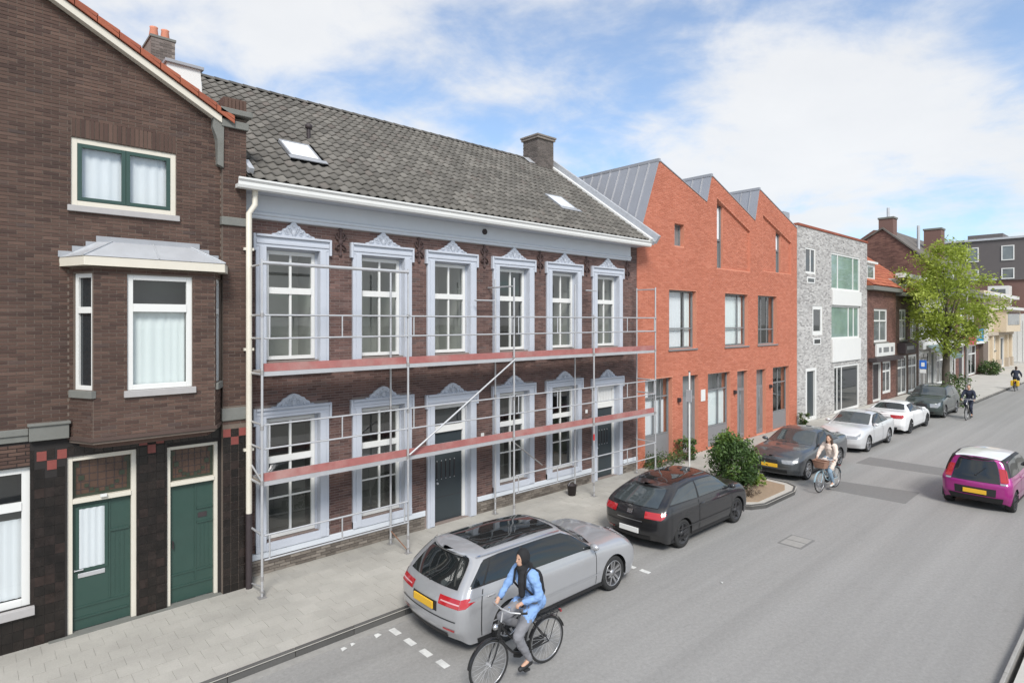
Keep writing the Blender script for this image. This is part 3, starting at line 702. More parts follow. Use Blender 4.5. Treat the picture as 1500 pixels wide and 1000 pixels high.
# plinth of rough bricks under a painted band
pb = [(XA, 0), (XB, 0), (XB, .32), (XA, .32)]
bricks(mw, pb, [(c - OW - .25, c + OW + .25, 0, .4) for i, c in enumerate(CXS) if i in (2, 5)], f, 'plinth_brick' if 'plinth_brick' in MATS else 'brick_grey', .22, .0625, .012, .02, 60, name='plinth_brick')
edges = [XA] + [v for i in (2, 5) for v in (CXS[i] - .82, CXS[i] + .82)] + [XB]
for k in range(0, 6, 2):
    fbox(MB(), f, edges[k], edges[k + 1], .325, .45, .0, .05).build('plinth_band', 'trim_blue_light', MH, bevel=.008)
def pediment(fn, c, z, h, hw, dome=False):
    """carved crest: an ogee outline with scrolls, leaves and a shell in relief"""
    m = MB(); pts = []
    prof = [(1.0, .0), (.985, .13), (.88, .15), (.77, .17), (.72, .30), (.60, .33), (.52, .45), (.42, .47), (.36, .62), (.26, .68), (.21, .82), (.13, .86), (.095, .96), (.03, 1.04)]
    if dome: prof = [(1.0, 0), (.98, .22), (.90, .30), (.76, .28), (.69, .48), (.56, .56), (.47, .74), (.33, .82), (.20, .96), (.06, 1.03)]
    pts = [(c + hw * u, z + h * w) for u, w in prof] + [(c - hw * u, z + h * w) for u, w in reversed(prof)]
    m.prism(list(reversed(pts)), fn, .0, .055)
    r = random.Random(int(c * 100))
    for sgn in (-1, 1):
        for u, w, q in ((.88, .08, .9), (.66, .17, 1.1), (.48, .36, 1.2), (.30, .52, 1.1), (.16, .68, .9), (.72, .07, .7), (.36, .22, .9)):
            cc = Vector(fn(c + sgn * hw * u, z + h * w, .055)); m.blob(cc, (.035 * q, .022, .028 * q), 6, 4)
        for u, w in ((.58, .22), (.24, .36)):     # volutes
            p = [fn(c + sgn * (hw * u + .045 * (1 - k / 14) * math.cos(k * .75)), z + h * w + .045 * (1 - k / 14) * math.sin(k * .75), .06) for k in range(12)]
            m.path(p, .010, 5)
    m.blob(fn(c, z + h * .42, .06), (.05, .03, .07), 8, 6); m.blob(fn(c, z + h * .80, .055), (.03, .02, .04), 6, 4)
    for k in range(-2, 3): m.tube(fn(c, z + h * .2, .07), fn(c + .05 * k, z + h * .62, .065), .010, 5)
    return m
for i, c in enumerate(CXS):
    for up in (True, False):
        isdoor = (not up) and i in (2, 5)
        zb = 4.10 if up else (.0 if isdoor else .455); zt = 6.55 if up else (2.99 if isdoor else 3.12); zc = 6.80 if up else (3.26 if isdoor else 3.32)
        m = MB()
        for s_ in (-1, 1):
            e0, e1 = (c + OW - .005, c + OW + .20) if s_ > 0 else (c - OW - .20, c - OW + .005)
            fbox(m, f, e0, e1, zb, zt - .006, -.104, .06)
            x0 = c + s_ * (OW + .065) - .065; fbox(m, f, x0, x0 + .13, zb + .02, zt, .06, .082)     # raised fillet on the jamb
            x1 = c + s_ * (OW + .20); fbox(m, f, min(x1, x1 + s_ * .055), max(x1, x1 + s_ * .055), zc - .34, zc, .0, .088)   # ear at the corner
        fbox(m, f, c - OW - .198, c + OW + .198, zt - .005, zc - .05, -.10, .066)
        fbox(m, f, c - OW - .195, c + OW + .195, zt + .06, zt + .12, .066, .085)
        fbox(m, f, c - OW - .198, c + OW + .198, zc - .049, zc - .003, -.02, .11)
        S = m.build('window_surround' if not isdoor else 'door_surround', 'trim_blue', MH, bevel=.006)
        pediment(f, c, zc - .075, .36 if up else .31, .60 if up else .47, not up).build('pediment', 'trim_blue', S)
        if not up and not isdoor: fbox(MB(), f, c - OW - .2, c + OW + .2, .455, .612, -.1, .07).build('apron', 'trim_blue', S, bevel=.006)
        if up: fbox(MB(), f, c - OW - .22, c + OW + .22, 4.02, 4.098, -.1, .13).build('sill', 'trim_blue', S, bevel=.006)
        # inner reveal of the surround, painted
        m = MB(); fbox(m, f, c - OW, c - OW + .04, max(zb, .62 if not isdoor else 0), zt - .04, -.20, -.105); fbox(m, f, c + OW - .04, c + OW, max(zb, .62 if not isdoor else 0), zt - .04, -.20, -.105); fbox(m, f, c - OW, c + OW, zt - .04, zt, -.20, -.105)
        m.build('reveal', 'trim_blue', S)
        a, b = c - OW + .042, c + OW - .042
        rm_ = ('room_grey', 'room_grey', 'room_grey', 'room_dark', 'room_grey', 'room_grey')[i] if up else ('room_dark', 'room_dark', None, 'room_dark', 'room_dark', None)[i]
        if not isdoor:
            z0_, z1_ = (4.27, 6.50) if up else (.63, 3.07)
            window(MH, f, a, b, z0_, z1_, 'white_paint', .075, .12, vbars=(.5,), hbars=(((.645, .13),) if up else ((.32, .028), (.665, .13),)), bw=.045, room=rm_, room_d=1.6 if up else 1.2)
        else:
            m = MB(); fbox(m, f, a, a + .09, .01, 2.94, -.22, -.12); fbox(m, f, b - .09, b, .01, 2.94, -.22, -.12); fbox(m, f, a + .09, b - .09, 2.86, 2.94, -.22, -.12); fbox(m, f, a + .09, b - .09, 2.27, 2.43, -.22, -.09)
            D = m.build('door', 'white_paint', MH, bevel=.005); D['label'] = 'slate grey front door under a ' + ('glazed light' if i == 2 else 'white panelled light')
            L_ = fbox(MB(), f, a + .093, b - .093, .03, 2.265, -.2, -.16).build('door_leaf', 'door_slate', D)
            m = MB()
            for k in range(5): fbox(m, f, a + .17 + k * .135, a + .175 + k * .135 + .012, 1.10, 1.52, -.16, -.148)
            fbox(m, f, a + .093, b - .093, .62, .63, -.16, -.157); m.build('door_groove', 'iron', D)
            m = MB()
            for k in range(5):
                for z in (1.08, 1.54): m.blob(f(a + .183 + k * .135, z, -.155), (.016, .012, .016), 6, 4)
            m.build('door_stud', 'steel', D)
            m = MB(); m.tube(f(a + .16, 1.0, -.16), f(a + .16, 1.0, -.11), .012); m.blob(f(a + .16, 1.0, -.10), (.03, .03, .03)); m.build('door_knob', 'steel', D)
            fbox(MB(), f, a + .09, b - .09, 2.43, 2.86, -.17, -.163).build('fanlight', 'glass_dark' if i == 2 else 'white_paint', D)
            if i == 5:
                m = MB()
                for k in range(6): fbox(m, f, a + .11 + k * .14, a + .235 + k * .14, 2.47, 2.82, -.163, -.155)
                m.build('light_panel', 'white_paint', D)
fbox(MB(), f, XA, XA + .34, .46, 7.08, 0.001, .006) if False else None
# cornice: frieze, mouldings, soffit and gutter
def strip(name, material, u0, u1, pf, bev=0):
    """profile (d,z) run along X"""
    m = MB(); n = len(pf); m.add([f(u0, z, d) for d, z in pf] + [f(u1, z, d) for d, z in pf], [(i, (i + 1) % n, n + (i + 1) % n, n + i) for i in range(n)] + [tuple(range(n)), tuple(reversed(range(n, 2 * n)))])
    return m.build(name, material, MH)
strip('frieze', 'trim_blue_light', XA, 16.42, [(.0, 7.24), (.06, 7.24), (.06, 7.56), (.0, 7.56)])
strip('architrave', 'trim_blue_light', XA, 16.42, [(.0, 7.09), (.05, 7.09), (.07, 7.11), (.07, 7.15), (.10, 7.17), (.10, 7.21), (.075, 7.238), (.0, 7.238)])
strip('soffit', 'trim_blue', XA - .1, 16.75, [(.0, 7.562), (.50, 7.562), (.50, 7.60), (.0, 7.60)])
strip('gutter', 'white_paint', XA - .22, 16.82, [(.44, 7.55), (.60, 7.55), (.62, 7.60), (.62, 7.66), (.655, 7.70), (.655, 7.735), (.62, 7.735), (.60, 7.62), (.44, 7.62)])
m = MB(); m.tube(f(10.03, 7.42, .05), f(10.03, 7.42, .09), .075, 16); m.build('vent_cap', 'iron', MH)
# iron wall anchors between the windows
for k, x in enumerate((5.975, 8.01, 10.06, 12.145, 14.2, 16.28)):
    m = MB(); z = 6.78
    fbox(m, f, x - .02, x + .02, z - .24, z + .24, .012, .035)
    for s_ in (-1, 1):
        for t_ in (-1, 1): m.path([f(x + s_ * .02, z + t_ * .04, .025), f(x + s_ * .09, z + t_ * .07, .03), f(x + s_ * .12, z + t_ * .15, .03), f(x + s_ * .07, z + t_ * .19, .03), f(x + s_ * .05, z + t_ * .13, .03)], .018, 5)
    m.blob(f(x, z + .27, .025), (.045, .02, .05), 6, 4); m.blob(f(x, z - .27, .025), (.045, .02, .05), 6, 4); m.blob(f(x, z, .03), (.06, .025, .06), 8, 4)
    m.build('wall_anchor', 'anchor_iron', MH)
for x, z in ((10.0, 2.05), (14.2, 2.25)): fbox(MB(), f, x - .05, x + .05, z - .05, z + .06, .008, .02).build('house_number_plate', 'white_paint', MH)
m = MB(); m.box(16.45, 16.83, MY - .03, MY - .008, 0, 7.1) if False else None
# roof
EY, EZ, RY, RZ = 11.58, 7.76, 16.5, 11.28
sd_ = Vector((0, RY - EY, RZ - EZ)); SLEN = sd_.length; sd_.normalize(); sn = Vector((0, -sd_.z, sd_.y))
def rp(x, v, h): p = Vector((x, EY, EZ)) + sd_ * v + sn * h; return tuple(p)
m = MB(); m.add([rp(XA, 0, -.02), rp(16.8, 0, -.02), rp(16.8, SLEN, -.02), rp(XA, SLEN, -.02), (XA, 21.4, 7.7), (16.8, 21.4, 7.7)], [(0, 1, 2, 3), (3, 2, 5, 4)])
m.add([(16.8, MY, 7.5), (16.8, 21.4, 7.5), (16.8, RY, RZ - .03)], [(0, 1, 2)]); m.add([(XA, MY, 7.5), (XA, 21.4, 7.5), (XA, RY, RZ - .03)], [(0, 1, 2)])
RF = m.build('roof', 'roof_under', MH)
TW, TL = .22, .30
def tile_geo():
    vs = []; n = 7
    for v, lift in ((-.03, .055), (TL + .04, .012)):
        for k in range(n + 1):
            u = k / n; vs.append((u * (TW + .02), v, lift + .026 * math.cos(u * 2 * math.pi * .92 + .5)))
    fs = [(k, k + 1, n + 2 + k, n + 1 + k) for k in range(n)]
    b = len(vs); vs += [(x, y, z - .022) for x, y, z in vs[:n + 1]]; fs += [(k, b + k, b + k + 1, k + 1) for k in range(n)]
    return vs, fs
tv, tf = tile_geo()
ncol, nrow = int((16.72 - XA) / TW), int(SLEN / TL)
sky1, sky2 = (5.12, 5.82, 1.46, 2.32), (13.70, 14.46, 1.48, 2.36)
cells = []
for r in range(nrow):
    for c in range(ncol):
        x, v = XA + .02 + c * TW, r * TL
        if any(a - .1 < x + TW / 2 < b + .1 and v0 - .12 < v + TL / 2 < v1 + .1 for a, b, v0, v1 in (sky1, sky2)): continue
        p = rp(x, v, 0); cells.append((x, v, (Vector(p) - CAM).length, px_of(p) > 352))
cells.sort(key=lambda c: (not c[3], c[2])); smb = MB(); T0 = Matrix.Identity(3)
smb.add([sd_ * y + Vector((x, 0, 0)) + sn * z for x, y, z in tv], tf, 0, True); stm = smb.mesh('roof_tile'); stm.materials.append(MATS['roof_tile'])
rest = MB()
for k, (x, v, d_, ok) in enumerate(cells):
    j = random.uniform(-.006, .006)
    if k < 300: o = bpy.data.objects.new('roof_tile', stm); place(o, rp(x, v + j, j * .5), RF)
    else: rest.add([rp(x + a, v + b + j, c + j * .5) for a, b, c in tv], tf, random.uniform(.01, 1), True)
rest.build('roof_tiles', 'roof_tile', RF, kind='stuff')
for k in range(36):      # ridge tiles
    x = XA + .05 + k * .352; m = MB(); n = 7; vs = []
    for xx, r_ in ((x, .13), (x + .375, .115)):
        for q in range(n + 1): a = math.pi * q / n; vs.append((xx, RY + r_ * math.cos(a), RZ - .02 + r_ * .8 * math.sin(a)))
    m.add(vs, [(q, q + 1, n + 2 + q, n + 1 + q) for q in range(n)] + [tuple(range(n + 1))], 0, True); m.build('ridge_tile', 'roof_tile', RF)
def skylight(a, b, v0, v1):
    m = MB(); g = lambda u, w, d: rp(u, w, d)
    frame_box(m, g, a, b, v0, v1, .04, -.01, .075); S = m.build('skylight', 'lead', MH, bevel=.008)
    fbox(MB(), g, a + .04, b - .04, v0 + .04, v1 - .04, .04, .06).build('pane', 'skylight_glass', S)
    m = MB(); fbox(m, g, a - .06, b + .10, v0 - .16, v0 - .004, .05, .07); m.build('apron_flashing', 'lead', S)
skylight(*sky1); skylight(*sky2)
m = MB(); q = Vector(rp(6.06, 2.95, 0)); m.tube(q, q + Vector((0, 0, .24)), .045, 10); m.lathe([(.045, .24), (.085, .26), (.085, .33), (.03, .38)], lambda a, b, h: (q.x + a, q.y + b, q.z + h), 10); m.build('roof_vent', 'iron', MH)
# chimney on the right end of the ridge
m = MB(); m.box(15.85, 16.70, 15.95, 16.75, 10.6, 12.1); c_ = m.build('chimney', 'plinth', MH)
cb = MB(); rn = random.Random(5)
for r in range(24):
    z = 10.6 + r * .0625
    for k in range(6):
        a = 15.85 + k * .22 - (.11 if r % 2 else 0); b = min(a + .209, 16.70); a = max(a, 15.85)
        if b - a > .04: fbox(cb, FY(15.95), a, b, z, z + .052, -.01, .006); cb.t[-6:] = [rn.uniform(.02, .6)] * 6
    for k in range(4):
        a = 15.95 + k * .22 - (.11 if r % 2 else 0); b = min(a + .209, 16.75); a = max(a, 15.95)
        if b - a > .04: cb.box(15.842, 15.86, a, b, z, z + .052, rn.uniform(.02, .6))
cb.build('chimney_bricks', 'brick_sooty', c_, kind='stuff')
m = MB(); m.box(15.79, 16.76, 15.89, 16.81, 12.0, 12.09); m.box(15.76, 16.79, 15.86, 16.84, 12.09, 12.15)
m.add([(15.76, 15.86, 12.152), (16.79, 15.86, 12.152), (16.79, 16.84, 12.152), (15.76, 16.84, 12.152), (16.1, 16.2, 12.30), (16.4, 16.2, 12.30), (16.4, 16.5, 12.30), (16.1, 16.5, 12.30)], [(0, 1, 5, 4), (1, 2, 6, 5), (2, 3, 7, 6), (3, 0, 4, 7), (4, 5, 6, 7)])
m.build('chimney_cap', 'plinth', MH, bevel=.01)
# verge flashing on the right
for a, b, h in ((16.66, 16.80, .12), (16.98, 17.10, .26)):
    m = MB(); fbox(m, lambda u, w, d: rp(u, w, d), a, b, -.1, SLEN + .05, -.05, h); m.build('verge_flashing', 'white_paint' if a < 16.9 else 'zinc', MH, bevel=.01)
m = MB(); fbox(m, lambda u, w, d: rp(u, w, d), 16.803, 16.977, -.1, SLEN, -.1, .04); m.build('verge_gutter', 'zinc', MH)
m = MB(); m.add([rp(15.5, SLEN - .5, .07), rp(16.95, SLEN - .5, .07), rp(16.95, SLEN - .02, .09), rp(15.5, SLEN - .02, .09)], [(0, 1, 2, 3)]); m.build('chimney_flashing', 'zinc', MH)
for v in (.15, 2.2): m = MB(); fbox(m, lambda u, w, d: rp(u, w, d), XA + .0, XA + .1, v, v + .4, .02, .13); m.build('party_flashing', 'zinc', MH)
# ------------------------------------------------------------------ scaffolding
SX = [3.94, 7.06, 10.20, 13.34, 16.43]; SF, SB = 11.12, 11.85
SCF = thing('scaffolding', 'steel tube scaffolding with faded red toe boards along the long brick house', 'scaffolding', (10.2, 11.5, 0))
def sc_tube(name, a, b, r=.024, m_='steel'):
    m = MB(); m.tube(a, b, r, 8); return m.build(name, m_, SCF)
for i, x in enumerate(SX):
    for y in (SF, SB):
        p = sc_tube('standard', (x, y, .02), (x, y, 6.16 if y == SB or i in (2, 4) else 5.25))
        for z in (.35, 2.1, 3.1, 4.12, 5.17): m = MB(); m.tube((x, y, z - .04), (x, y, z + .04), .032, 8); m.build('coupler', 'steel_dull', p)
        m = MB(); m.box(x - .07, x + .07, y - .07, y + .07, .002, .012); m.tube((x, y, .012), (x, y, .22), .017, 8); m.tube((x, y, .10), (x, y, .13), .04, 8); m.build('base_plate', 'steel_dull', p)
        if (i == 0 and y == SB) or (i == 3 and y == SF): m = MB(); m.tube((x, y, 1.62), (x, y, 1.80), .0265, 8); m.build('red_band', 'red_tape', p)
    for z in (2.06, 4.08): sc_tube('transom', (x, SF, z), (x, SB, z))
    if i in (0, 4):
        for z in (1.14, 2.72, 3.16, 4.74, 5.17, 6.1): sc_tube('end_rail', (x, SF if z < 5.2 or i == 4 else SF + .1, z), (x, SB, z), .02)
sc_tube('head_beam', (SX[0], SF - .01, 6.13), (SX[1], SF - .01, 6.13), .035); sc_tube('standard', (SX[0], SF, 5.25), (SX[0], SF, 6.2), .02); sc_tube('standard', (SX[1], SF, 5.25), (SX[1], SF, 6.2), .02)
sc_tube('wall_tie', (SX[2], SF, 5.95), (SX[2], MY, 5.95), .02); sc_tube('wall_tie', (9.55, 11.9, 5.6), (10.2, SB, 5.6), .02); sc_tube('wall_tie', (SX[3] + .5, SB, 6.0), (SX[3] + 1.0, SB, 6.0), .02)
for i in range(4):
    a, b = SX[i], SX[i + 1]
    for lo, hi in ((4.74, 5.17), (2.72, 3.16), (.69, 1.14)):
        if lo < 1 and i == 1: continue
        m = MB(); y = SF - .035
        m.tube((a + .03, y, lo), (b - .03, y, lo), .0185, 7); m.tube((a + .03, y, hi), (b - .03, y, hi), .0185, 7)
        for u in (.04, .5, .965): x = a + (b - a) * u; m.tube((x, y, lo), (x, y, hi), .015, 6)
        m.build('guard_rail', 'steel', SCF)
    for z in (2.1, 4.12):
        m = MB(); m.box(a + .02, b - .02, SF + .035, SF + .06, z + .01, z + .16); m.build('toe_board', 'toe_red', SCF)
        m = MB(); m.box(a + .01, b - .01, SF + .02, SF + .075, z - .075, z + .006); m.box(a + .01, b - .01, SB - .07, SB - .03, z - .075, z + .004); m.build('ledger', 'steel', SCF)
        for k in range(2):
            y0 = SF + .08 + k * .30; m = MB(); m.box(a + .03, b - .03, y0, y0 + .285, z - .05, z - .002); m.build('deck_plank', 'plank', SCF)
            m = MB(); m.box(a + .03, a + .09, y0, y0 + .285, z - .001, z + .003); m.box(b - .09, b - .03, y0, y0 + .285, z - .001, z + .003)
            m.build('plank_end', 'steel_dull', SCF)
sc_tube('brace', (SX[1], SF - .05, 2.15), (SX[2], SF - .05, 4.1), .022); sc_tube('brace', (SX[2], SF + .05, 2.0), (SX[2] + 1.75, SB, 1.0), .018, 'steel_dull')
sc_tube('brace', (SX[0], SF, .2), (SX[0], SB, .05), .015); sc_tube('brace', (SX[1], SF, .05), (SX[1], SB, .3), .012, 'rust'); sc_tube('brace', (SX[0], SB, 2.4), (SX[0], SF, 2.12), .018)
# ------------------------------------------------------------------ orange brick building with three saw-tooth gables
OB = thing('brick_building', 'orange brick building with three saw-tooth gables and zinc roofs', 'building', (23.4, MY, 0))
f = FY(MY)
saw = [(16.86, 0), (30.0, 0), (30.0, 9.62), (25.97, 10.95), (25.55, 9.50), (21.82, 10.87), (21.45, 9.76), (18.16, 10.80), (16.86, 7.72)]
P2 = [(22.25, 7.22), (25.12, 7.22), (25.12, 8.98), (22.25, 10.04)]; P3 = [(26.35, 7.34), (29.35, 7.34), (29.35, 8.86), (26.35, 9.86)]
OWN = [(18.81, 20.69, 4.03, 6.22), (22.91, 24.93, 4.02, 6.22), (25.84, 27.77, 4.02, 6.22)]
OGR = [(17.33, 19.03, .02, 3.02), (19.72, 20.84, .02, 3.01), (21.55, 23.37, .02, 2.98), (23.95, 24.87, .02, 2.95), (25.70, 26.64, .02, 2.92), (27.34, 29.12, .02, 2.93)]
OH = [(19.17, 19.82, 7.86, 8.68), P2, P3] + OWN + OGR
ow = wall('wall', saw, OH, f, .4, 'mortar_orange', OB)
bricks(ow, saw, OH, f, 'brick_orange', .22, .0625, .010, .006, 0)
fr = FY(MY + .09)
for pl, sl0, sl1, name in ((P2, 22.25, 22.90, 'gable_panel'), (P3, 27.84, 28.38, 'gable_panel')):
    zt = lambda u: pl[3][1] + (pl[2][1] - pl[3][1]) * (u - pl[0][0]) / (pl[1][0] - pl[0][0])
    segs = [(pl[0][0], sl0), (sl1, pl[1][0])]
    for a, b in segs:
        if b - a < .05: continue
        q = [(a, pl[0][1]), (b, pl[0][1]), (b, zt(b)), (a, zt(a))]
        g_ = wall(name, q, [], fr, .2, 'mortar_orange', OB); bricks(g_, q, [], fr, 'brick_orange', .22, .0625, .010, .006, 0)
    m = MB(); q = [(sl0, pl[0][1]), (sl1, pl[0][1]), (sl1, zt(sl1)), (sl0, zt(sl0))]
    m.prism(q, f, -.26, -.24); W = m.build('slit_window', 'glass_mid', OB); fbox(MB(), f, sl0 + .06, sl1 - .06, 8.45, zt(sl1) - .08, -.239, -.235).build('sky_reflection_pane', 'skylight_glass', W)  # upper pane coloured white: the reflected sky is painted into the glass
    m = MB(); fbox(m, f, sl0, sl0 + .05, pl[0][1], zt(sl0) - .05, -.24, -.18); fbox(m, f, sl1 - .05, sl1, pl[0][1], zt(sl1) - .02, -.24, -.18); fbox(m, f, sl0 + .05, sl1 - .05, 8.35, 8.42, -.24, -.19); m.build('frame', 'frame_grey', W)
def owin(u0, u1, w0, w1, vb, hb, glass='glass', room='room_grey', cur=None, **k):
    return window(OB, f, u0, u1, w0, w1, 'frame_grey', .055, .16, vbars=vb, hbars=hb, bw=.05, glass=glass, room=room, curtain=cur, room_d=.8, **k)
owin(19.17, 19.82, 7.86, 8.68, (), (), 'glass_mid', None)
owin(*OWN[0], (.68,), ((.34, .05),), 'glass_clear', 'room_grey', [(19.25, 20.0, 4.1, 6.15, 'curtain'), (20.2, 20.6, 4.1, 6.15, 'blind')], sill=(.05, .06, 'frame_grey'))
owin(*OWN[1], (.70,), ((.34, .05),), 'glass_clear', 'room_white', [(23.0, 24.85, 4.1, 6.1, 'blind')], sill=(.05, .06, 'frame_grey'))
owin(*OWN[2], (.33, .66), ((.30, .05),), 'glass', 'room_dark', sill=(.05, .06, 'frame_grey'))
def opanel(u0, u1, w0, w1, name='door_panel'): return fbox(MB(), f, u0 + .002, u1 - .002, w0, w1, -.24, -.15).build(name, 'panel_grey', OB, bevel=.008)
owin(17.33, 19.03, .95, 3.02, (.45, .72), ((.68, .05),), 'glass_clear', 'room_white', [(17.4, 18.9, 1.0, 2.2, 'curtain'), (17.45, 17.9, 2.35, 2.95, 'curtain')]); opanel(17.33, 19.03, .03, .945, 'infill_panel')
owin(21.55, 23.37, .80, 2.98, (.62,), ((.70, .05),), 'glass_clear', 'room_white', [(21.62, 23.3, .85, 2.25, 'blind')]); opanel(21.55, 23.37, .03, .795, 'infill_panel')
owin(27.34, 29.12, .80, 2.93, (.5,), ((.66, .05),), 'glass', 'room_dark'); opanel(27.34, 29.12, .03, .795, 'infill_panel')
for (u0, u1, w0, w1), sp in ((OGR[1], .55), (OGR[3], .5), (OGR[4], .5)):
    D = opanel(u0, u1, .03, 2.15, 'door')
    fbox(MB(), f, u0 + .04, u1 - .04, 2.19, w1 - .04, -.22, -.21).build('fanlight', 'glass_mid', D); m = MB(); frame_box(m, f, u0, u1, 2.152, w1, .04, -.24, -.16); m.build('door_frame', 'frame_grey', D)
    fbox(MB(), f, u0 + .50 * (u1 - u0), u0 + .515 * (u1 - u0), .05, 2.12, -.16, -.147).build('door_seam', 'iron', D)
    fbox(MB(), f, u0 + .53 * (u1 - u0), u1 - .06, .25, 2.08, -.152, -.146).build('door_pane', 'glass_mid', D)
    m = MB(); m.tube(f(u0 + .15, 1.0, -.10), f(u0 + .15, 1.4, -.10), .015); m.build('door_handle', 'steel', D)
for x, z in ((19.4, 2.15), (23.66, 2.1), (27.0, 2.1)):
    m = MB(); fbox(m, f, x - .06, x + .06, z - .08, z + .08, .0, .10); fbox(m, f, x - .04, x + .04, z - .06, z + .06, .10, .13); m.build('wall_lamp', 'iron', OB, bevel=.01)
fbox(MB(), f, 21.0, 21.32, 1.95, 2.4, .01, .025).build('notice_board', 'white_paint', OB)
# zinc saw-tooth roofs with standing seams
def zslope(a, b, nm, seams=True, y1=23.0):
    m = MB(); A, B = Vector((a[0], 0, a[1])), Vector((b[0], 0, b[1])); d = (B - A).normalized(); n_ = Vector((-d.z, 0, d.x)); n_ = n_ if n_.z > 0 else -n_
    y0 = MY - .03
    q = [A + Vector((0, y0, 0)), B + Vector((0, y0, 0)), B + Vector((0, y1, 0)), A + Vector((0, y1, 0))]
    m.hexa([p + n_ * .003 for p in q] + [p + n_ * .035 for p in q]); o = m.build(nm, 'zinc_dark', OB)
    if seams:
        k = 0
        while y0 + .38 + k * .44 < y1:
            yy = y0 + .38 + k * .44; mm = MB(); q = [A + Vector((0, yy, 0)), B + Vector((0, yy, 0)), B + Vector((0, yy + .025, 0)), A + Vector((0, yy + .025, 0))]
            mm.hexa([p + n_ * .036 for p in q] + [p + n_ * .075 for p in q]); mm.build('standing_seam', 'zinc_dark', o); k += 1
pts = saw[3:] ; tops = [(16.86, 7.72), (18.16, 10.80), (21.45, 9.76), (21.82, 10.87), (25.55, 9.50), (25.97, 10.95), (30.0, 9.62)]
for i in range(6): zslope(tops[i], tops[i + 1], 'zinc_roof', i in (0, 2, 4))
for i in (1, 3, 5):
    x, z = tops[i]; m = MB(); m.box(x - .07, x + .05, MY - .05, 23, z - .05, z + .07); m.build('ridge_cap', 'zinc_dark', OB, bevel=.01)
m = MB(); m.box(29.35, 30.02, 12.5, 13.3, 9.0, 10.45); m.build('roof_duct', 'zinc_dark', OB, bevel=.02)
# ------------------------------------------------------------------ pale grey brick building
GB = thing('brick_building', 'pale grey brick building with white panels between its large windows', 'building', (35.2, MY, 0))
go_ = [(30.06, 0), (40.24, 0), (40.24, 9.8), (30.06, 9.8)]
GHL = [(31.06, 32.36, 7.5, 8.82), (34.5, 39.0, 6.8, 8.82), (31.92, 33.28, 4.36, 5.88), (34.5, 38.9, 4.1, 5.95), (31.06, 32.45, .02, 2.68), (34.9, 38.85, .02, 2.62)]
PAN = [(34.5, 39.0, 5.96, 6.78), (34.5, 38.9, 2.84, 4.09)]
gw_ = wall('wall', go_, GHL + [(31.0, 33.3, 6.86, 7.3)], f, .4, 'mortar_grey', GB)
bricks(gw_, go_, GHL + PAN, f, 'brick_grey', .22, .075, .012, .008, 0)
for p_ in PAN: fbox(MB(), f, *p_, .0, .09).build('white_panel', 'white_paint', GB, bevel=.01)
def gwin(r_, vb, hb=(), glass='glass_green', fw=.10): return window(GB, f, *r_, 'white_paint', fw, .03, vbars=vb, hbars=hb, bw=.09, glass=glass, room=None)
gwin(GHL[0], (.55,), glass='glass_dark'); gwin(GHL[1], (.22, .78)); gwin(GHL[2], (), glass='glass_dark', fw=.2); gwin(GHL[3], (.62, .82), glass='glass_green')
gwin(GHL[5], (.12, .30), glass='glass_dark', fw=.12)
m = MB(); frame_box(m, f, 31.06, 32.45, .02, 2.68, .16, -.2, .0); D = m.build('door', 'white_paint', GB, bevel=.01); fbox(MB(), f, 31.5, 32.29, .03, 2.52, -.16, -.1).build('door_leaf', 'door_slate', D); fbox(MB(), f, 31.22, 31.498, .03, 2.52, -.16, -.1).build('side_panel', 'white_paint', D)
for a in ((31.2, 32.2, 7.0, 7.32), (32.0, 33.0, 3.85, 4.2)):
    W = fbox(MB(), f, *a, -.1, .02).build('vent_window', 'white_paint', GB); fbox(MB(), f, a[0] + .12, a[1] - .12, a[2] + .07, a[3] - .07, .021, .03).build('pane', 'glass_dark', W)
m = MB(); fbox(m, f, 30.06, 40.3, 9.8, 9.92, -.3, .06); m.build('roof_edge', 'roof_tile_red', GB, bevel=.01)
m = MB(); m.add([(30.06, MY, 9.85), (40.24, MY, 9.85), (40.24, 17, 11.6), (30.06, 17, 11.6)], [(0, 1, 2, 3)]) if False else m.box(30.06, 40.24, MY + .05, 22, 9.6, 9.79); m.build('roof', 'lead', GB)
m = MB(); m.box(40.2, 40.24, MY + .4, 22, 0, 9.6); m.build('side_wall', 'mortar_red', GB)
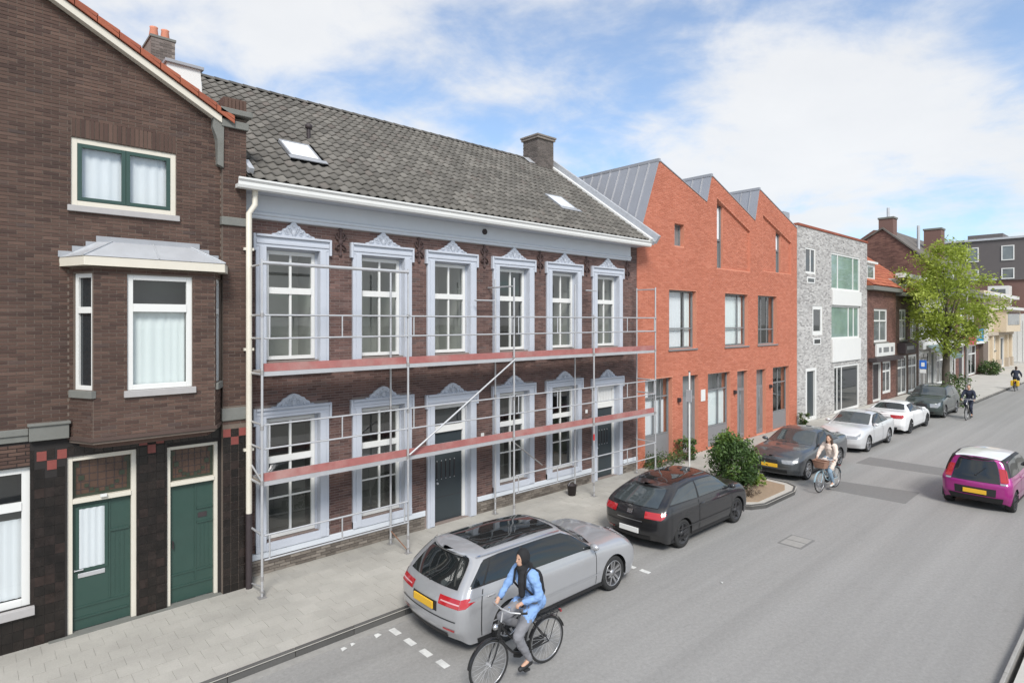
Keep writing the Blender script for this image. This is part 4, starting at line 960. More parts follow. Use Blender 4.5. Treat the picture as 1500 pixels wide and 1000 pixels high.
# ------------------------------------------------------------------ houses farther down the street
def bg_house(name, label, x0, x1, ze, material, mortar, wins, depth=10, roof=None, roofmat='roof_tile_red', cat='house', brick=True, y=MY):
    H = thing(name, label, cat, ((x0 + x1) / 2, y, 0)); fn = FY(y); o_ = [(x0, 0), (x1, 0), (x1, ze), (x0, ze)]
    holes = [w[:4] for w in wins]
    w_ = wall('wall', o_, holes, fn, .4, mortar, H)
    if brick: bricks(w_, o_, holes, fn, material, .24, .08, .012, .008, 0)
    m = MB(); m.box(x0, x0 + .05, y + .4, y + depth, 0, ze); m.box(x1 - .05, x1, y + .4, y + depth, 0, ze); m.build('side_wall', mortar, H)
    for w in wins:
        a, b, c, d_ = w[:4]; k = w[4]
        if k == 'door':
            m = MB(); frame_box(m, fn, a, b, c, d_, .12, -.2, -.02); D = m.build('door', 'white_paint', H); fbox(MB(), fn, a + .12, b - .12, c + .05, d_ - .12, -.18, -.12).build('door_leaf', w[5] if len(w) > 5 else 'door_slate', D)
        elif k == 'shop': window(H, fn, a, b, c, d_, w[5] if len(w) > 5 else 'white_paint', .16, .05, vbars=(.5,), hbars=((.72, .12),), bw=.1, glass='glass_dark', room=None, name='shop_window')
        else: window(H, fn, a, b, c, d_, 'white_paint', .13, .05, vbars=(.5,), hbars=((.66, .10),), bw=.09, glass='glass_mid', room=None, sill=(.08, .12, 'stone_grey'))
    if roof:
        yr, zr = roof; m = MB()
        m.add([(x0 - .1, y - .35, ze - .05), (x1 + .1, y - .35, ze - .05), (x1 + .1, yr, zr), (x0 - .1, yr, zr), (x0 - .1, 2 * yr - y, ze), (x1 + .1, 2 * yr - y, ze)], [(0, 1, 2, 3), (3, 2, 5, 4), (0, 3, 4), (1, 5, 2)])
        Rf = m.build('roof', roofmat, H); n_ = int((x1 - x0) / .3); tm = MB()
        for r in range(int(math.hypot(yr - y + .35, zr - ze) / .36)):      # courses of tiles, joined: far away
            L_ = math.hypot(yr - y + .35, zr - ze + .05); dy, dz = (yr - y + .35) / L_, (zr - ze + .05) / L_
            for k in range(n_):
                u = x0 + k * .3; v0, v1 = r * .36, r * .36 + .38
                tm.add([(u, y - .35 + dy * v0 - dz * .05, ze - .05 + dz * v0 + dy * .05), (u + .15, y - .35 + dy * v0 - dz * .09, ze - .05 + dz * v0 + dy * .09), (u + .3, y - .35 + dy * v0 - dz * .05, ze - .05 + dz * v0 + dy * .05),
                        (u + .3, y - .35 + dy * v1 - dz * .02, ze - .05 + dz * v1 + dy * .02), (u + .15, y - .35 + dy * v1 - dz * .06, ze - .05 + dz * v1 + dy * .06), (u, y - .35 + dy * v1 - dz * .02, ze - .05 + dz * v1 + dy * .02)], [(0, 1, 4, 5), (1, 2, 3, 4)], random.uniform(.01, 1))
        if tm.v: tm.build('roof_tiles', roofmat, Rf, kind='stuff')
        fbox(MB(), fn, x0 - .1, x1 + .1, ze - .32, ze - .07, .0, .40).build('cornice', 'stone_grey', H, bevel=.01)
    return H
fn = FY(MY)
A = bg_house('terraced_house', 'small red-roofed brick house with a white dormer beside the grey building', 40.26, 46.0, 7.3, 'brick_red', 'mortar_red',
             [(41.5, 44.2, 3.75, 5.86, 'win'), (41.3, 42.9, .05, 2.5, 'door', 'iron'), (43.2, 45.0, .4, 2.5, 'shop')], roof=(17.0, 11.4))
m = MB(); m.box(40.5, 42.2, MY + .15, 14.5, 7.55, 8.65); D = m.build('dormer', 'white_paint', A); fbox(MB(), FY(MY + .15), 40.85, 41.85, 7.8, 8.45, .005, .02).build('dormer_window', 'glass_mid', D)
m = MB(); m.box(40.4, 42.35, MY + .0, 14.6, 8.65, 8.78); m.build('dormer_roof', 'white_paint', A)
S = fbox(MB(), fn, 41.6, 45.3, 2.86, 3.66, .03, .14).build('shop_sign', 'white_paint', A, bevel=.01)
m = MB()
for k, (a, b) in enumerate(((42.0, 42.5), (42.9, 44.0), (44.4, 44.9))): fbox(m, fn, a, b, 3.1, 3.42, .14, .15)
m.build('sign_lettering', 'frame_grey', S)
fbox(MB(), fn, 40.4, 45.9, 2.58, 2.82, .03, .5).build('shop_canopy', 'iron', A, bevel=.02)
B = bg_house('terraced_house', 'dark brick house with flat white eaves and small sign behind the tree', 46.05, 51.5, 7.1, 'brick_brown', 'mortar_dark',
             [(46.8, 48.4, 3.8, 5.9, 'win'), (49.4, 50.9, 3.8, 5.9, 'win'), (46.4, 48.6, .05, 2.7, 'shop'), (48.9, 51.1, .05, 2.7, 'shop')], roof=(17.0, 11.2), roofmat='roof_tile_red')
fbox(MB(), fn, 45.95, 51.6, 8.0, 8.3, .0, .5).build('eaves_board', 'white_paint', B); m = MB(); m.box(46.6, 48.2, MY - .1, 14, 7.2, 8.0); m.build('dormer', 'white_paint', B); m = MB(); m.box(46.8, 48.0, MY - .12, MY - .105, 7.4, 7.9); m.build('dormer_window', 'glass_dark', B)
S = fbox(MB(), fn, 46.3, 48.6, 2.9, 3.6, .03, .5).build('shop_sign', 'iron', B, bevel=.01); fbox(MB(), fn, 46.6, 48.2, 3.15, 3.4, .5, .51).build('sign_lettering', 'frame_grey', S)
C = bg_house('terraced_house', 'pale plastered shop house half hidden by the tree', 51.55, 59.5, 7.4, 'brick_grey', 'mortar_grey',
             [(52.3, 54.0, 4.0, 6.2, 'win'), (55.2, 56.8, 4.0, 6.2, 'win'), (57.6, 59.0, 4.0, 6.2, 'win'), (52.0, 54.6, .05, 2.8, 'shop'), (55.0, 56.3, .05, 2.8, 'door'), (56.7, 59.2, .05, 2.8, 'shop')], roof=(16.5, 9.4), roofmat='roof_tile')
fbox(MB(), fn, 51.6, 59.4, 3.0, 3.5, .0, .25).build('shop_fascia', 'white_paint', C)
m = MB(); m.add([fn(52.5, 3.4, .05), fn(57.5, 3.4, .05), fn(57.5, 2.5, 1.5), fn(52.5, 2.5, 1.5), fn(52.5, 2.25, 1.5), fn(57.5, 2.25, 1.5)], [(0, 1, 2, 3), (3, 2, 5, 4)]); mat('awning_teal', (.12, .17, .17), .8, .1, 5); m.build('awning', 'awning_teal', C)
Dh = bg_house('terraced_house', 'brick shop house with white fascia and black doorway beyond the tree', 59.55, 75.0, 7.6, 'brick_red', 'mortar_red',
              [(60.6, 62.6, 4.1, 6.4, 'win'), (64.5, 66.5, 4.1, 6.4, 'win'), (68.5, 70.5, 4.1, 6.4, 'win'), (60.4, 63.2, .05, 2.9, 'shop'), (64.2, 66.2, .05, 2.9, 'door', 'iron'), (67.5, 71.5, .05, 2.9, 'shop')], roof=(16.5, 10.4), roofmat='roof_tile')
fbox(MB(), fn, 59.6, 72.5, 3.0, 3.5, .0, .6).build('shop_fascia', 'white_paint', Dh); fbox(MB(), fn, 72.6, 75.0, .0, 7.0, .0, .35).build('brick_pilaster', 'mortar_dark', Dh)
mat('ochre_plaster', (.56, .47, .35), .9, .1, 2); mat('ochre_stone', (.42, .36, .29), .9, .12, 3)
Eh = bg_house('corner_house', 'ochre plastered corner house with pilasters and an overhanging oriel', 75.05, 90.2, 8.2, 'brick_red', 'ochre_plaster',
              [(79.0, 81.2, 2.0, 3.9, 'win'), (82.6, 86.0, .05, 3.3, 'door')], brick=False)
for x in (75.3, 78.0, 81.6, 86.6, 89.2): fbox(MB(), fn, x, x + .7, 1.0, 3.6, .01, .25).build('pilaster', 'ochre_plaster', Eh); fbox(MB(), fn, x - .1, x + .8, .0, .99, .01, .35).build('pilaster_base', 'ochre_stone', Eh)
fbox(MB(), fn, 75.1, 90.1, 3.62, 3.95, .01, .35).build('band', 'ochre_stone', Eh)
O_ = fbox(MB(), fn, 80.5, 89.5, 3.96, 6.3, .01, 1.0).build('oriel', 'ochre_plaster', Eh); fbox(MB(), fn, 80.3, 89.9, 6.31, 6.6, .0, 1.4).build('oriel_roof', 'white_paint', Eh)
m = MB(); fbox(m, fn, 81.3, 88.7, 4.7, 6.1, 1.0, 1.03); m.build('oriel_window', 'glass_mid', O_)
fbox(MB(), fn, 75.0, 90.4, 7.6, 7.95, .0, .8).build('cornice', 'white_paint', Eh)
# taller house whose side gable rises behind the red roof
Gh = thing('gable_house', 'tall red-brown brick gable end with chimneys rising above the red roof', 'house', (60, 16, 0))
def xpl_(u, w, d): return (58.0 - d, u, w)
gp = [(12.4, 0), (12.4, 9.3), (16.2, 12.9), (17.0, 13.0), (21.0, 10.4), (21.0, 0)]
g_ = wall('gable_wall', gp, [], xpl_, .4, 'mortar_red', Gh); bricks(g_, gp, [], xpl_, 'brick_red', .3, .1, .012, .008, 0, z0=6.5)
m = MB()
m.hexa([(57.85, 12.1, 9.2), (74, 12.1, 9.2), (74, 16.3, 13.0), (57.85, 16.3, 13.0), (57.85, 12.1, 9.35), (74, 12.1, 9.35), (74, 16.3, 13.15), (57.85, 16.3, 13.15)]); m.hexa([(57.85, 16.3, 13.0), (74, 16.3, 13.0), (74, 21.3, 10.1), (57.85, 21.3, 10.1), (57.85, 16.3, 13.15), (74, 16.3, 13.15), (74, 21.3, 10.25), (57.85, 21.3, 10.25)])
m.build('roof', 'roof_tile', Gh)
for x0, y0, z0, z1, w in ((58.3, 15.6, 12.4, 13.9, 1.1), (64.0, 13.4, 9.5, 13.3, 1.3)):
    m = MB(); m.box(x0, x0 + w, y0, y0 + w, z0, z1); m.build('chimney', 'mortar_red', Gh); m = MB(); m.box(x0 - .06, x0 + w + .06, y0 - .06, y0 + w + .06, z1, z1 + .15); m.build('chimney_cap', 'stone_grey', Gh)
m = MB(); m.tube((58.8, 16.1, 14.0), (58.8, 16.1, 14.9), .12, 8); m.build('flue', 'zinc', Gh); m = MB(); m.tube((61.0, 14.4, 11.3), (61.0, 14.4, 13.4), .12, 8); m.build('flue', 'zinc', Gh)
# block closing the street
EB = thing('apartment_block', 'dark clad apartment block over red brick and a white ground floor at the street end', 'building', (95, 14, 0))
mat('clad_dark', (.11, .098, .097), .6, .08, 2)
def xe(u, w, d): return (95.0 - d, u, w)
m = MB(); m.box(95, 110, 4.0, 24, 10.2, 15.3); m.build('upper_storeys', 'clad_dark', EB); m = MB(); m.box(95.2, 110, 4.0, 24, 6.0, 10.199); EW = m.build('brick_storey', 'mortar_red', EB)
m = MB(); m.box(95.1, 110, 4.0, 24, 0, 5.999); m.build('white_ground_floor', 'white_paint', EB)
for k in range(9):
    y = 9.2 + k * .5; fbox(MB(), xe, y, y + .42, .1, 5.2 if k % 3 else 4.2, -.09, -.05).build('door_board', 'white_paint', EB)
m = MB(); m.box(94.8, 110, 3.8, 24.2, 15.3, 15.55); m.build('parapet', 'zinc', EB); m = MB(); m.box(97, 103, 13.8, 17.4, 15.55, 16.3); m.build('roof_plant', 'clad_dark', EB)
for y in (6.2, 9.0, 12.4, 15.9, 18.5):
    for z0, z1 in ((12.6, 14.5), (10.3, 11.7)):
        m = MB(); frame_box(m, xe, y, y + 1.25, z0 + .05, z1, .11, .0, .10); W = m.build('window', 'white_paint', EB); fbox(MB(), xe, y + .11, y + 1.14, z0 + .16, z1 - .11, .01, .03).build('pane', 'glass_mid', W)
m = MB(); m.box(92.5, 94.7, 12.6, 14.6, 7.0, 9.4); m.build('white_bay', 'white_paint', EB); m = MB(); m.box(92.46, 92.5, 12.9, 14.3, 7.5, 9.0); m.build('bay_pane', 'glass_mid', EB)
# bucket left by the scaffolders at the wall
bk_ = thing('bucket', 'small dark bucket left at the foot of the scaffolding near the far door', 'bucket', (12.95, 11.62, 0)); m = MB(); m.lathe([(.001, .01), (.11, .01), (.14, .30), (.15, .30), (.13, .29), (.105, .03), (.001, .03)], lambda a, b, h: (12.95 + a, 11.62 + b, h), 16); m.build('pail', 'iron', bk_)
m = MB(); m.path([(12.95 + .145 * math.cos(t), 11.62, .30 + .10 * math.sin(t)) for t in np.linspace(0, math.pi, 9)], .006, 5); m.build('handle', 'steel', bk_)
# ------------------------------------------------------------------ plants and street furniture
def leafmat(name, stops, trans=.25):
    m, t, p, o = newmat(name)
    c = ramp(t, tintval(t), stops); t.links.new(c, p.inputs['Base Color']); p.inputs['Roughness'].default_value = .55
    tr = t.nodes.new('ShaderNodeBsdfTranslucent'); t.links.new(c, tr.inputs[0]); mx_ = t.nodes.new('ShaderNodeMixShader'); mx_.inputs[0].default_value = trans
    t.links.new(p.outputs[0], mx_.inputs[1]); t.links.new(tr.outputs[0], mx_.inputs[2]); t.links.new(mx_.outputs[0], o.inputs[0])
leafmat('leaf_spring', [(0, (.24, .30, .045)), (.4, (.37, .45, .075)), (.8, (.50, .57, .11)), (1, (.62, .66, .19))], .5)
leafmat('leaf_dark', [(0, (.035, .07, .02)), (.5, (.08, .145, .036)), (.85, (.14, .23, .05)), (1, (.24, .33, .065))])
leafmat('leaf_light', [(0, (.12, .19, .03)), (1, (.26, .36, .05))])
leafmat('leaf_mid', [(0, (.03, .06, .018)), (.6, (.07, .12, .03)), (1, (.14, .2, .05))])
mat('bark', (.085, .07, .055), .9, .25, 14, .6)
mat('twig', (.16, .12, .085), .9, .2, 14)
def leaves(m, centers, per, spread, size, rnd, flat=.5):
    """small folded leaf faces scattered round each clump centre"""
    for c in centers:
        base = rnd.uniform(.02, .75)
        for _ in range(per):
            d = Vector((rnd.gauss(0, 1), rnd.gauss(0, 1), rnd.gauss(0, 1) * .8)) * spread * .55; p = Vector(c) + d
            s_ = size * rnd.uniform(.6, 1.35); n_ = Vector((rnd.gauss(0, 1), rnd.gauss(0, 1), abs(rnd.gauss(0, 1)) + flat)).normalized()
            u = n_.orthogonal().normalized(); a = rnd.uniform(0, 6.28); u = (Matrix.Rotation(a, 3, n_) @ u); w = n_.cross(u)
            t = min(1, max(.01, base + rnd.uniform(-.2, .25)))
            m.add([p - u * s_, p - w * s_ * .45 + n_ * s_ * .15, p + u * s_, p + w * s_ * .45 + n_ * s_ * .15], [(0, 1, 2), (0, 2, 3)], t)
def tree(name, label, loc, trunk_h, crown_c, crown_r, nclump, per, size, leaf, seed):
    rnd = random.Random(seed); T = thing(name, label, 'tree', loc); x, y, z = loc
    m = MB(); top = Vector((x + .1, y, trunk_h + 3.6)); tp = [Vector((x, y, z - .05)), Vector((x + .02, y, z + .5)), Vector((x - .03, y + .03, trunk_h * .6)), Vector((x, y, trunk_h)), Vector((x + .15, y, trunk_h + 1.8)), top]
    m.path(tp, [.30, .25, .22, .19, .11, .03], 10); m.build('trunk', 'bark', T)
    C = Vector(crown_c); cl = []
    while len(cl) < nclump:
        q = Vector((rnd.uniform(-1, 1), rnd.uniform(-1, 1), rnd.uniform(-1, 1)))
        if q.length > 1 or q.length < .35: continue
        # lobed outline: several ascending masses, narrow at the top
        k = 1 - .45 * max(0, q.z) - .35 * max(0, -q.z); lob = .78 + .22 * math.sin(3 * math.atan2(q.y, q.x) + 4 * q.z)
        cl.append(C + Vector((q.x * crown_r[0] * k * lob, q.y * crown_r[1] * k * lob, q.z * crown_r[2])))
    lm = MB()
    for k in range(26):
        e = rnd.choice(cl); s0 = tp[3].lerp(tp[5], rnd.uniform(-.1, .75)); mid = s0.lerp(e, .5) + Vector((0, 0, rnd.uniform(-.1, .35)))
        lm.path([s0, mid, e], [.055, .03, .01], 6)
    lm.build('limbs', 'bark', T)
    m = MB(); leaves(m, cl, per, .54, size, rnd); m.build('crown', leaf, T); return T
tree('street_tree', 'young street tree with bright yellow-green spring leaves by the parked cars', (48.0, 9.75, 0), 3.0, (48.0, 9.75, 6.75), (4.2, 3.5, 3.85), 150, 85, .115, 'leaf_spring', 4)
def shrub(name, label, c, r, n, per, size, leaf, seed, group=None, top=None, stems=True):
    rnd = random.Random(seed); T = thing(name, label, 'shrub', (c[0], c[1], 0.012), group); cl = []
    while len(cl) < n:
        q = Vector((rnd.uniform(-1, 1), rnd.uniform(-1, 1), rnd.uniform(-1, 1)))
        n4 = (q.x**4 + q.y**4 + q.z**4) ** .25
        if n4 > 1 or n4 < .62: continue
        w = 1 + .12 * math.sin(5 * q.x + 3 * q.z + seed)
        cl.append(Vector(c) + Vector((q.x * r[0] * w, q.y * r[1] * w, q.z * r[2])))
    m = MB(); leaves(m, cl, per, .26 * max(r), size, rnd, .2); m.build('foliage', leaf, T)
    if top:
        tl = [p for p in cl if p.z > c[2] + r[2] * .72]; m = MB(); leaves(m, [p + Vector((0, 0, .06)) for p in tl], per // 3, .2 * max(r), size * .9, rnd, .8); m.build('young_foliage', top, T)  # extra leaves in the top colour on the uppermost clumps
    if stems:
        m = MB()
        for k in range(9):
            e = rnd.choice(cl); b = Vector((c[0] + rnd.uniform(-.2, .2) * r[0], c[1] + rnd.uniform(-.2, .2) * r[1], 0)); m.path([b, b.lerp(e, .5) + Vector((0, 0, .08)), e], [.022, .015, .006], 5)
        m.build('stems', 'twig', T)
    return T
shrub('evergreen_shrub', 'large rounded evergreen shrub growing in the kerb bulge behind the black hatchback', (17.12, 8.80, .82), (.54, .54, .74), 150, 58, .052, 'leaf_dark', 11, top='leaf_light')
shrub('low_shrub', 'small yellow-green shrub at the foot of the large evergreen, towards the grey car', (17.8, 8.42, .28), (.22, .22, .24), 20, 40, .04, 'leaf_light', 12)
shrub('low_shrub', 'dry brownish low shrub on the bare soil in front of the large evergreen', (16.75, 8.12, .16), (.35, .2, .14), 16, 14, .035, 'twig', 13, stems=True)
shrub('low_shrub', 'low green plants against the orange wall below the first window', (18.0, 11.85, .20), (.95, .22, .2), 42, 26, .045, 'leaf_mid', 14)
shrub('low_shrub', 'bushy green plant beside the first grey door of the orange building', (19.35, 11.75, .38), (.34, .3, .38), 40, 30, .045, 'leaf_dark', 15)
shrub('low_shrub', 'small green plant at the corner between the orange and the grey building', (30.0, 11.8, .30), (.22, .22, .30), 20, 26, .05, 'leaf_mid', 16)
shrub('low_shrub', 'clipped dark shrub in front of the pilaster of the far brick shop', (72.0, 11.2, .6), (1.2, .7, .6), 40, 24, .12, 'leaf_mid', 17)
shrub('planter_bush', 'loose dry-leaved bush beside the far cyclist at the pavement edge', (44.6, 8.5, .95), (1.2, .5, .9), 34, 22, .09, 'leaf_mid', 18)
# sign pole in front of the orange building
T = thing('sign_post', 'slim white sign post on the pavement in front of the orange building', 'sign post', (17.95, 10.8, 0))
m = MB(); m.tube((17.95, 10.8, 0), (17.95, 10.8, 3.35), .028, 10); m.build('pole', 'white_paint', T)
m = MB(); m.box(17.90, 17.93, 10.70, 10.90, 2.35, 2.75); m.build('small_plate', 'zinc', T); m = MB(); m.tube((17.95, 10.8, 3.35), (17.95, 10.8, 3.38), .036, 10); m.build('pole_cap', 'iron', T)
# signs by the tree
mat('sign_blue', (.02, .13, .50), .4, .05, 4); mat('sign_cyan', (.03, .33, .62), .4, .05, 4); mat('sign_orange', (.75, .30, .06), .5, .1, 4); mat('sign_red', (.62, .10, .16), .5, .1, 4)
T = thing('parking_sign', 'square blue street sign on a grey post left of the tree trunk', 'street sign', (42.6, 9.82, 0))
m = MB(); m.tube((42.6, 9.82, 0), (42.6, 9.82, 2.8), .03, 8); m.build('pole', 'steel_dull', T); m = MB(); m.box(42.55, 42.57, 9.63, 10.0, 2.2, 2.72); B_ = m.build('sign_plate', 'sign_blue', T); m = MB(); m.box(42.545, 42.549, 9.73, 9.9, 2.34, 2.58); m.build('symbol', 'white_paint', B_); m = MB(); m.box(42.55, 42.57, 9.66, 9.97, 1.95, 2.17); m.build('under_plate', 'white_paint', T)
T = thing('street_lamp', 'tall plain grey lamp post behind the tree', 'lamp post', (51.0, 9.2, 0))
m = MB(); m.path([(51, 9.2, 0), (51, 9.2, 1.2), (51, 9.2, 7.5)], [.11, .10, .06], 10); m.build('pole', 'steel_dull', T); m = MB(); m.path([(51, 9.2, 7.5), (51, 8.9, 7.8), (51, 8.2, 7.9)], .035, 8); m.build('arm', 'steel_dull', T); m = MB(); m.box(50.85, 51.15, 7.6, 8.3, 7.82, 7.95); m.build('lamp_head', 'zinc', T, bevel=.03)
T = thing('banner_sign', 'bright blue projecting shop sign right of the tree crown', 'shop sign', (67.5, 11.0, 0)); m = MB(); m.box(67.5, 67.6, 10.95, 11.6, 3.3, 4.4); m.build('sign_panel', 'sign_cyan', T); m = MB(); m.box(67.49, 67.61, 10.65, 10.94, 3.3, 4.4); m.build('white_edge', 'white_paint', T); m = MB(); m.tube((67.55, 11.6, 3.9), (67.55, MY, 3.9), .05); m.build('bracket', 'iron', T); m = MB(); m.box(67.485, 67.495, 11.1, 11.45, 3.6, 4.1); m.build('emblem', 'trim_blue_light', T)
T = thing('advert_board', 'narrow orange and white board standing beside the tree trunk', 'sign', (49.5, 9.95, 0)); m = MB(); m.box(49.5, 49.6, 9.95, 10.15, 1.6, 3.2); m.build('orange_panel', 'sign_orange', T); m = MB(); m.box(49.5, 49.6, 9.72, 9.94, 1.6, 2.7); m.build('white_panel', 'white_paint', T); m = MB(); m.tube((49.55, 9.95, 0), (49.55, 9.95, 1.6), .04); m.build('foot', 'iron', T)
T = thing('shop_sign', 'red projecting sign on the far brick shop front', 'shop sign', (64.0, 11.5, 0)); m = MB(); m.box(64.0, 64.1, 10.9, 11.9, 3.05, 3.75); m.build('sign_panel', 'sign_red', T); m = MB(); m.tube((64.05, 11.9, 3.4), (64.05, MY - .05, 3.4), .04); m.build('bracket', 'iron', T)
# ------------------------------------------------------------------ vehicles
def paint(name, col, metal=.0, rough=.35, dirt=.10):
    m, t, p, o = newmat(name); v = pos(t)
    c = mixc(t, noise(t, v, 1.6, 4), scl(col, .93), scl(col, 1.06)); d = ramp(t, noise(t, v, 5, 6), [(.5, (0,) * 3), (.8, (dirt,) * 3)]); c = mixc(t, d, c, (.28, .26, .23))
    t.links.new(c, p.inputs['Base Color']); p.inputs['Metallic'].default_value = metal; p.inputs['Roughness'].default_value = rough; p.inputs['Coat Weight'].default_value = 1; p.inputs['Coat Roughness'].default_value = .03
paint('paint_silver', (.45, .455, .47), .45, .28); paint('paint_black', (.008, .008, .0095), 0, .4, .02); paint('paint_anthracite', (.095, .105, .115), .6, .32)
paint('paint_light_silver', (.66, .665, .67), .3, .3); paint('paint_pure_white', (.80, .80, .80)); paint('paint_green_grey', (.045, .06, .057), .4, .32); paint('paint_purple', (.34, .014, .19), .25, .3); paint('paint_dark_blue', (.03, .04, .06), .4, .3)
mat('car_glass', (.012, .015, .016), .03, .3, 2, spec=.8); mat('car_glass_grey', (.045, .055, .058), .03, .4, 2, spec=1)
mat('rubber', (.022, .022, .022), .8, .2, 12); mat('alloy', (.45, .45, .46), .3, .08, 8, metal=.8); mat('alloy_dark', (.05, .05, .053), .4, .1, 8, metal=.3)
mat('trim_black', (.016, .016, .017), .55, .1, 8); mat('lamp_white', (.62, .35, .36), .15, .2, 12, coat=1); mat('lamp_red', (.40, .015, .02), .12, .1, 8, coat=1); mat('lamp_clear', (.26, .27, .285), .12, .55, 9, coat=1); mat('plate_yellow', (.72, .42, .03), .5, .03, 6); mat('plate_white', (.72, .72, .70), .5, .03, 6); mat('chrome', (.72, .72, .73), .12, .04, 8, metal=1); mat('seat_dark', (.04, .04, .042), .8, .2, 6)
def pchip(V, t):
    """monotone cubic through V (n,...) at parameters t"""
    V = np.asarray(V, float); n = len(V); d = np.diff(V, axis=0); m = np.zeros_like(V)
    a, b = d[:-1], d[1:]; s = a * b; m[1:-1] = np.where(s > 0, 2 * s / np.where(np.abs(a + b) < 1e-12, 1, a + b), 0); m[0], m[-1] = d[0], d[-1]
    t = np.clip(np.asarray(t, float), 0, n - 1); i = np.minimum(t.astype(int), n - 2); u = (t - i).reshape((-1,) + (1,) * (V.ndim - 1))
    return (2 * u**3 - 3 * u**2 + 1) * V[i] + (u**3 - 2 * u**2 + u) * m[i] + (-2 * u**3 + 3 * u**2) * V[i + 1] + (u**3 - u**2) * m[i + 1]
class CarShape:
    def __init__(s, K, bulge_r, bulge_f): s.K = np.array(K, float); s.br, s.bf = bulge_r, bulge_f
    def S(s, st, r):      # side/top surface at station st, row r (arrays)
        A = pchip(s.K, st)                                   # (n,R,3)
        return np.array([pchip(A[k], [r[k]])[0] for k in range(len(r))])
    def C(s, end, r, t):  # cap: end 0 rear / 1 front
        P = pchip(s.K[0 if end == 0 else -1], r); P = P.copy(); t = np.asarray(t, float)
        g = np.clip(P[:, 1] / P[:, 1].max() * 1.2, 0, 1) if len(P) else 1
        b = (1 - np.abs(t) ** 2.4); P[:, 0] += (-s.br if end == 0 else s.bf) * b * g; P[:, 1] *= t; return P
def car_stations(q):
    L, W, H = q['L'], q['W'], q['H']; h = W / 2; zb, zf, zc, zh = q['zb'], q['zf'], q['zc'], q['zh']; xc, xrf, xrr, zrr = q['xc'], q['xrf'], q['xrr'], q['zrr']; gc = .19
    rw = q.get('rw', .70); saloon = q.get('deck'); lo = q.get('lo', 0)
    K = []
    def st(xs, low, y, z): K.append([(xs[j], h * y[j], z[j]) for j in range(7)])
    if saloon:
        dk = saloon
        st([.12, .02, .03, .05, .08, .06, .05], 0, [.78, .84, .86, .80, .60, .33, 0], [.25, .47, .70, dk - .06, dk - .01, dk + .005, dk + .01])
        st([.28, .20, .20, .24, .26, .26, .26], 0, [.92, .96, .97, .91, .74, .40, 0], [gc, .48, .73, dk - .02, dk + .02, dk + .03, dk + .035])
        st([.75, .75, .75, .80, .86, .78, .75], 0, [.95, 1, 1, .94, .76, .42, 0], [gc, .48, .75, zb, dk + .05, dk + .05, dk + .055])
        st([1.2, 1.2, 1.2, 1.2, xrr, xrr - .05, xrr - .06], 0, [.95, 1, 1, .945, rw - .03, .36, 0], [gc, .48, .76, zb, H - .13, H - .06, H - .05])
    else:
        st([.12, .03, .03, q.get('xt', .10), xrr, xrr - .05, xrr - .07], 0, [.78, .85, .87, .82, rw - .10, .33, 0], [.25, .46, .72, zb - .03, zrr - .06, zrr, zrr + .012])
        st([.26, .18, .18, .26, xrr + .14, xrr + .14, xrr + .14], 0, [.92, .965, .98, .92, rw - .02, .36, 0], [gc, .47, .74, zb, zrr - .03, zrr + .025, zrr + .035])
        st([.75, .75, .75, .8, max(.95, xrr + .4), max(.95, xrr + .4), max(.95, xrr + .4)], 0, [.95, 1, 1, .94, rw, .38, 0], [gc, .48, .75, zb, (zrr + H) / 2 - .05, (zrr + H) / 2 + .015, (zrr + H) / 2 + .028])
    xm = (xrr + xrf) / 2 + .1
    st([xm, xm, xm, xm, xm, xm, xm], 0, [.95, 1, 1, .945, rw + .01, .39, 0], [gc, .48, .75, (zb + zf) / 2, H - .07, H - .008, H])
    st([xrf + .35, xrf + .35, xrf + .35, xrf + .3, xrf, xrf + .04, xrf + .06], 0, [.95, 1, 1, .945, rw - .01, .37, 0], [gc, .48, .75, zf + .01, H - .10, H - .045, H - .035])
    st([xc, xc, xc, xc - .02, xc - .06, xc + .06, xc + .12], 0, [.95, 1, 1, .94, .80, .42, 0], [gc, .48, .74, zf - .01, zc - .03, zc, zc + .008])
    x6 = (xc + L) / 2 + .1
    st([x6] * 7, 0, [.95, 1, .99, .915, .74, .40, 0], [gc, .48, .70, zh + (zf - zh) * .45, zh + .06 + (zc - zh) * .35, zh + .09 + (zc - zh) * .35, zh + .10 + (zc - zh) * .35])
    st([L - .26, L - .22, L - .22, L - .28, L - .28, L - .24, L - .22], 0, [.91, .95, .94, .84, .66, .36, 0], [.20, .44, .62, zh - .01, zh + .04, zh + .06, zh + .065])
    st([L - .14, L - .03, L - .03, L - .07, L - .09, L - .08, L - .08], 0, [.74, .78, .78, .70, .52, .30, 0], [.21, .40, .55, zh - .10, zh - .045, zh - .03, zh - .025])
    return K
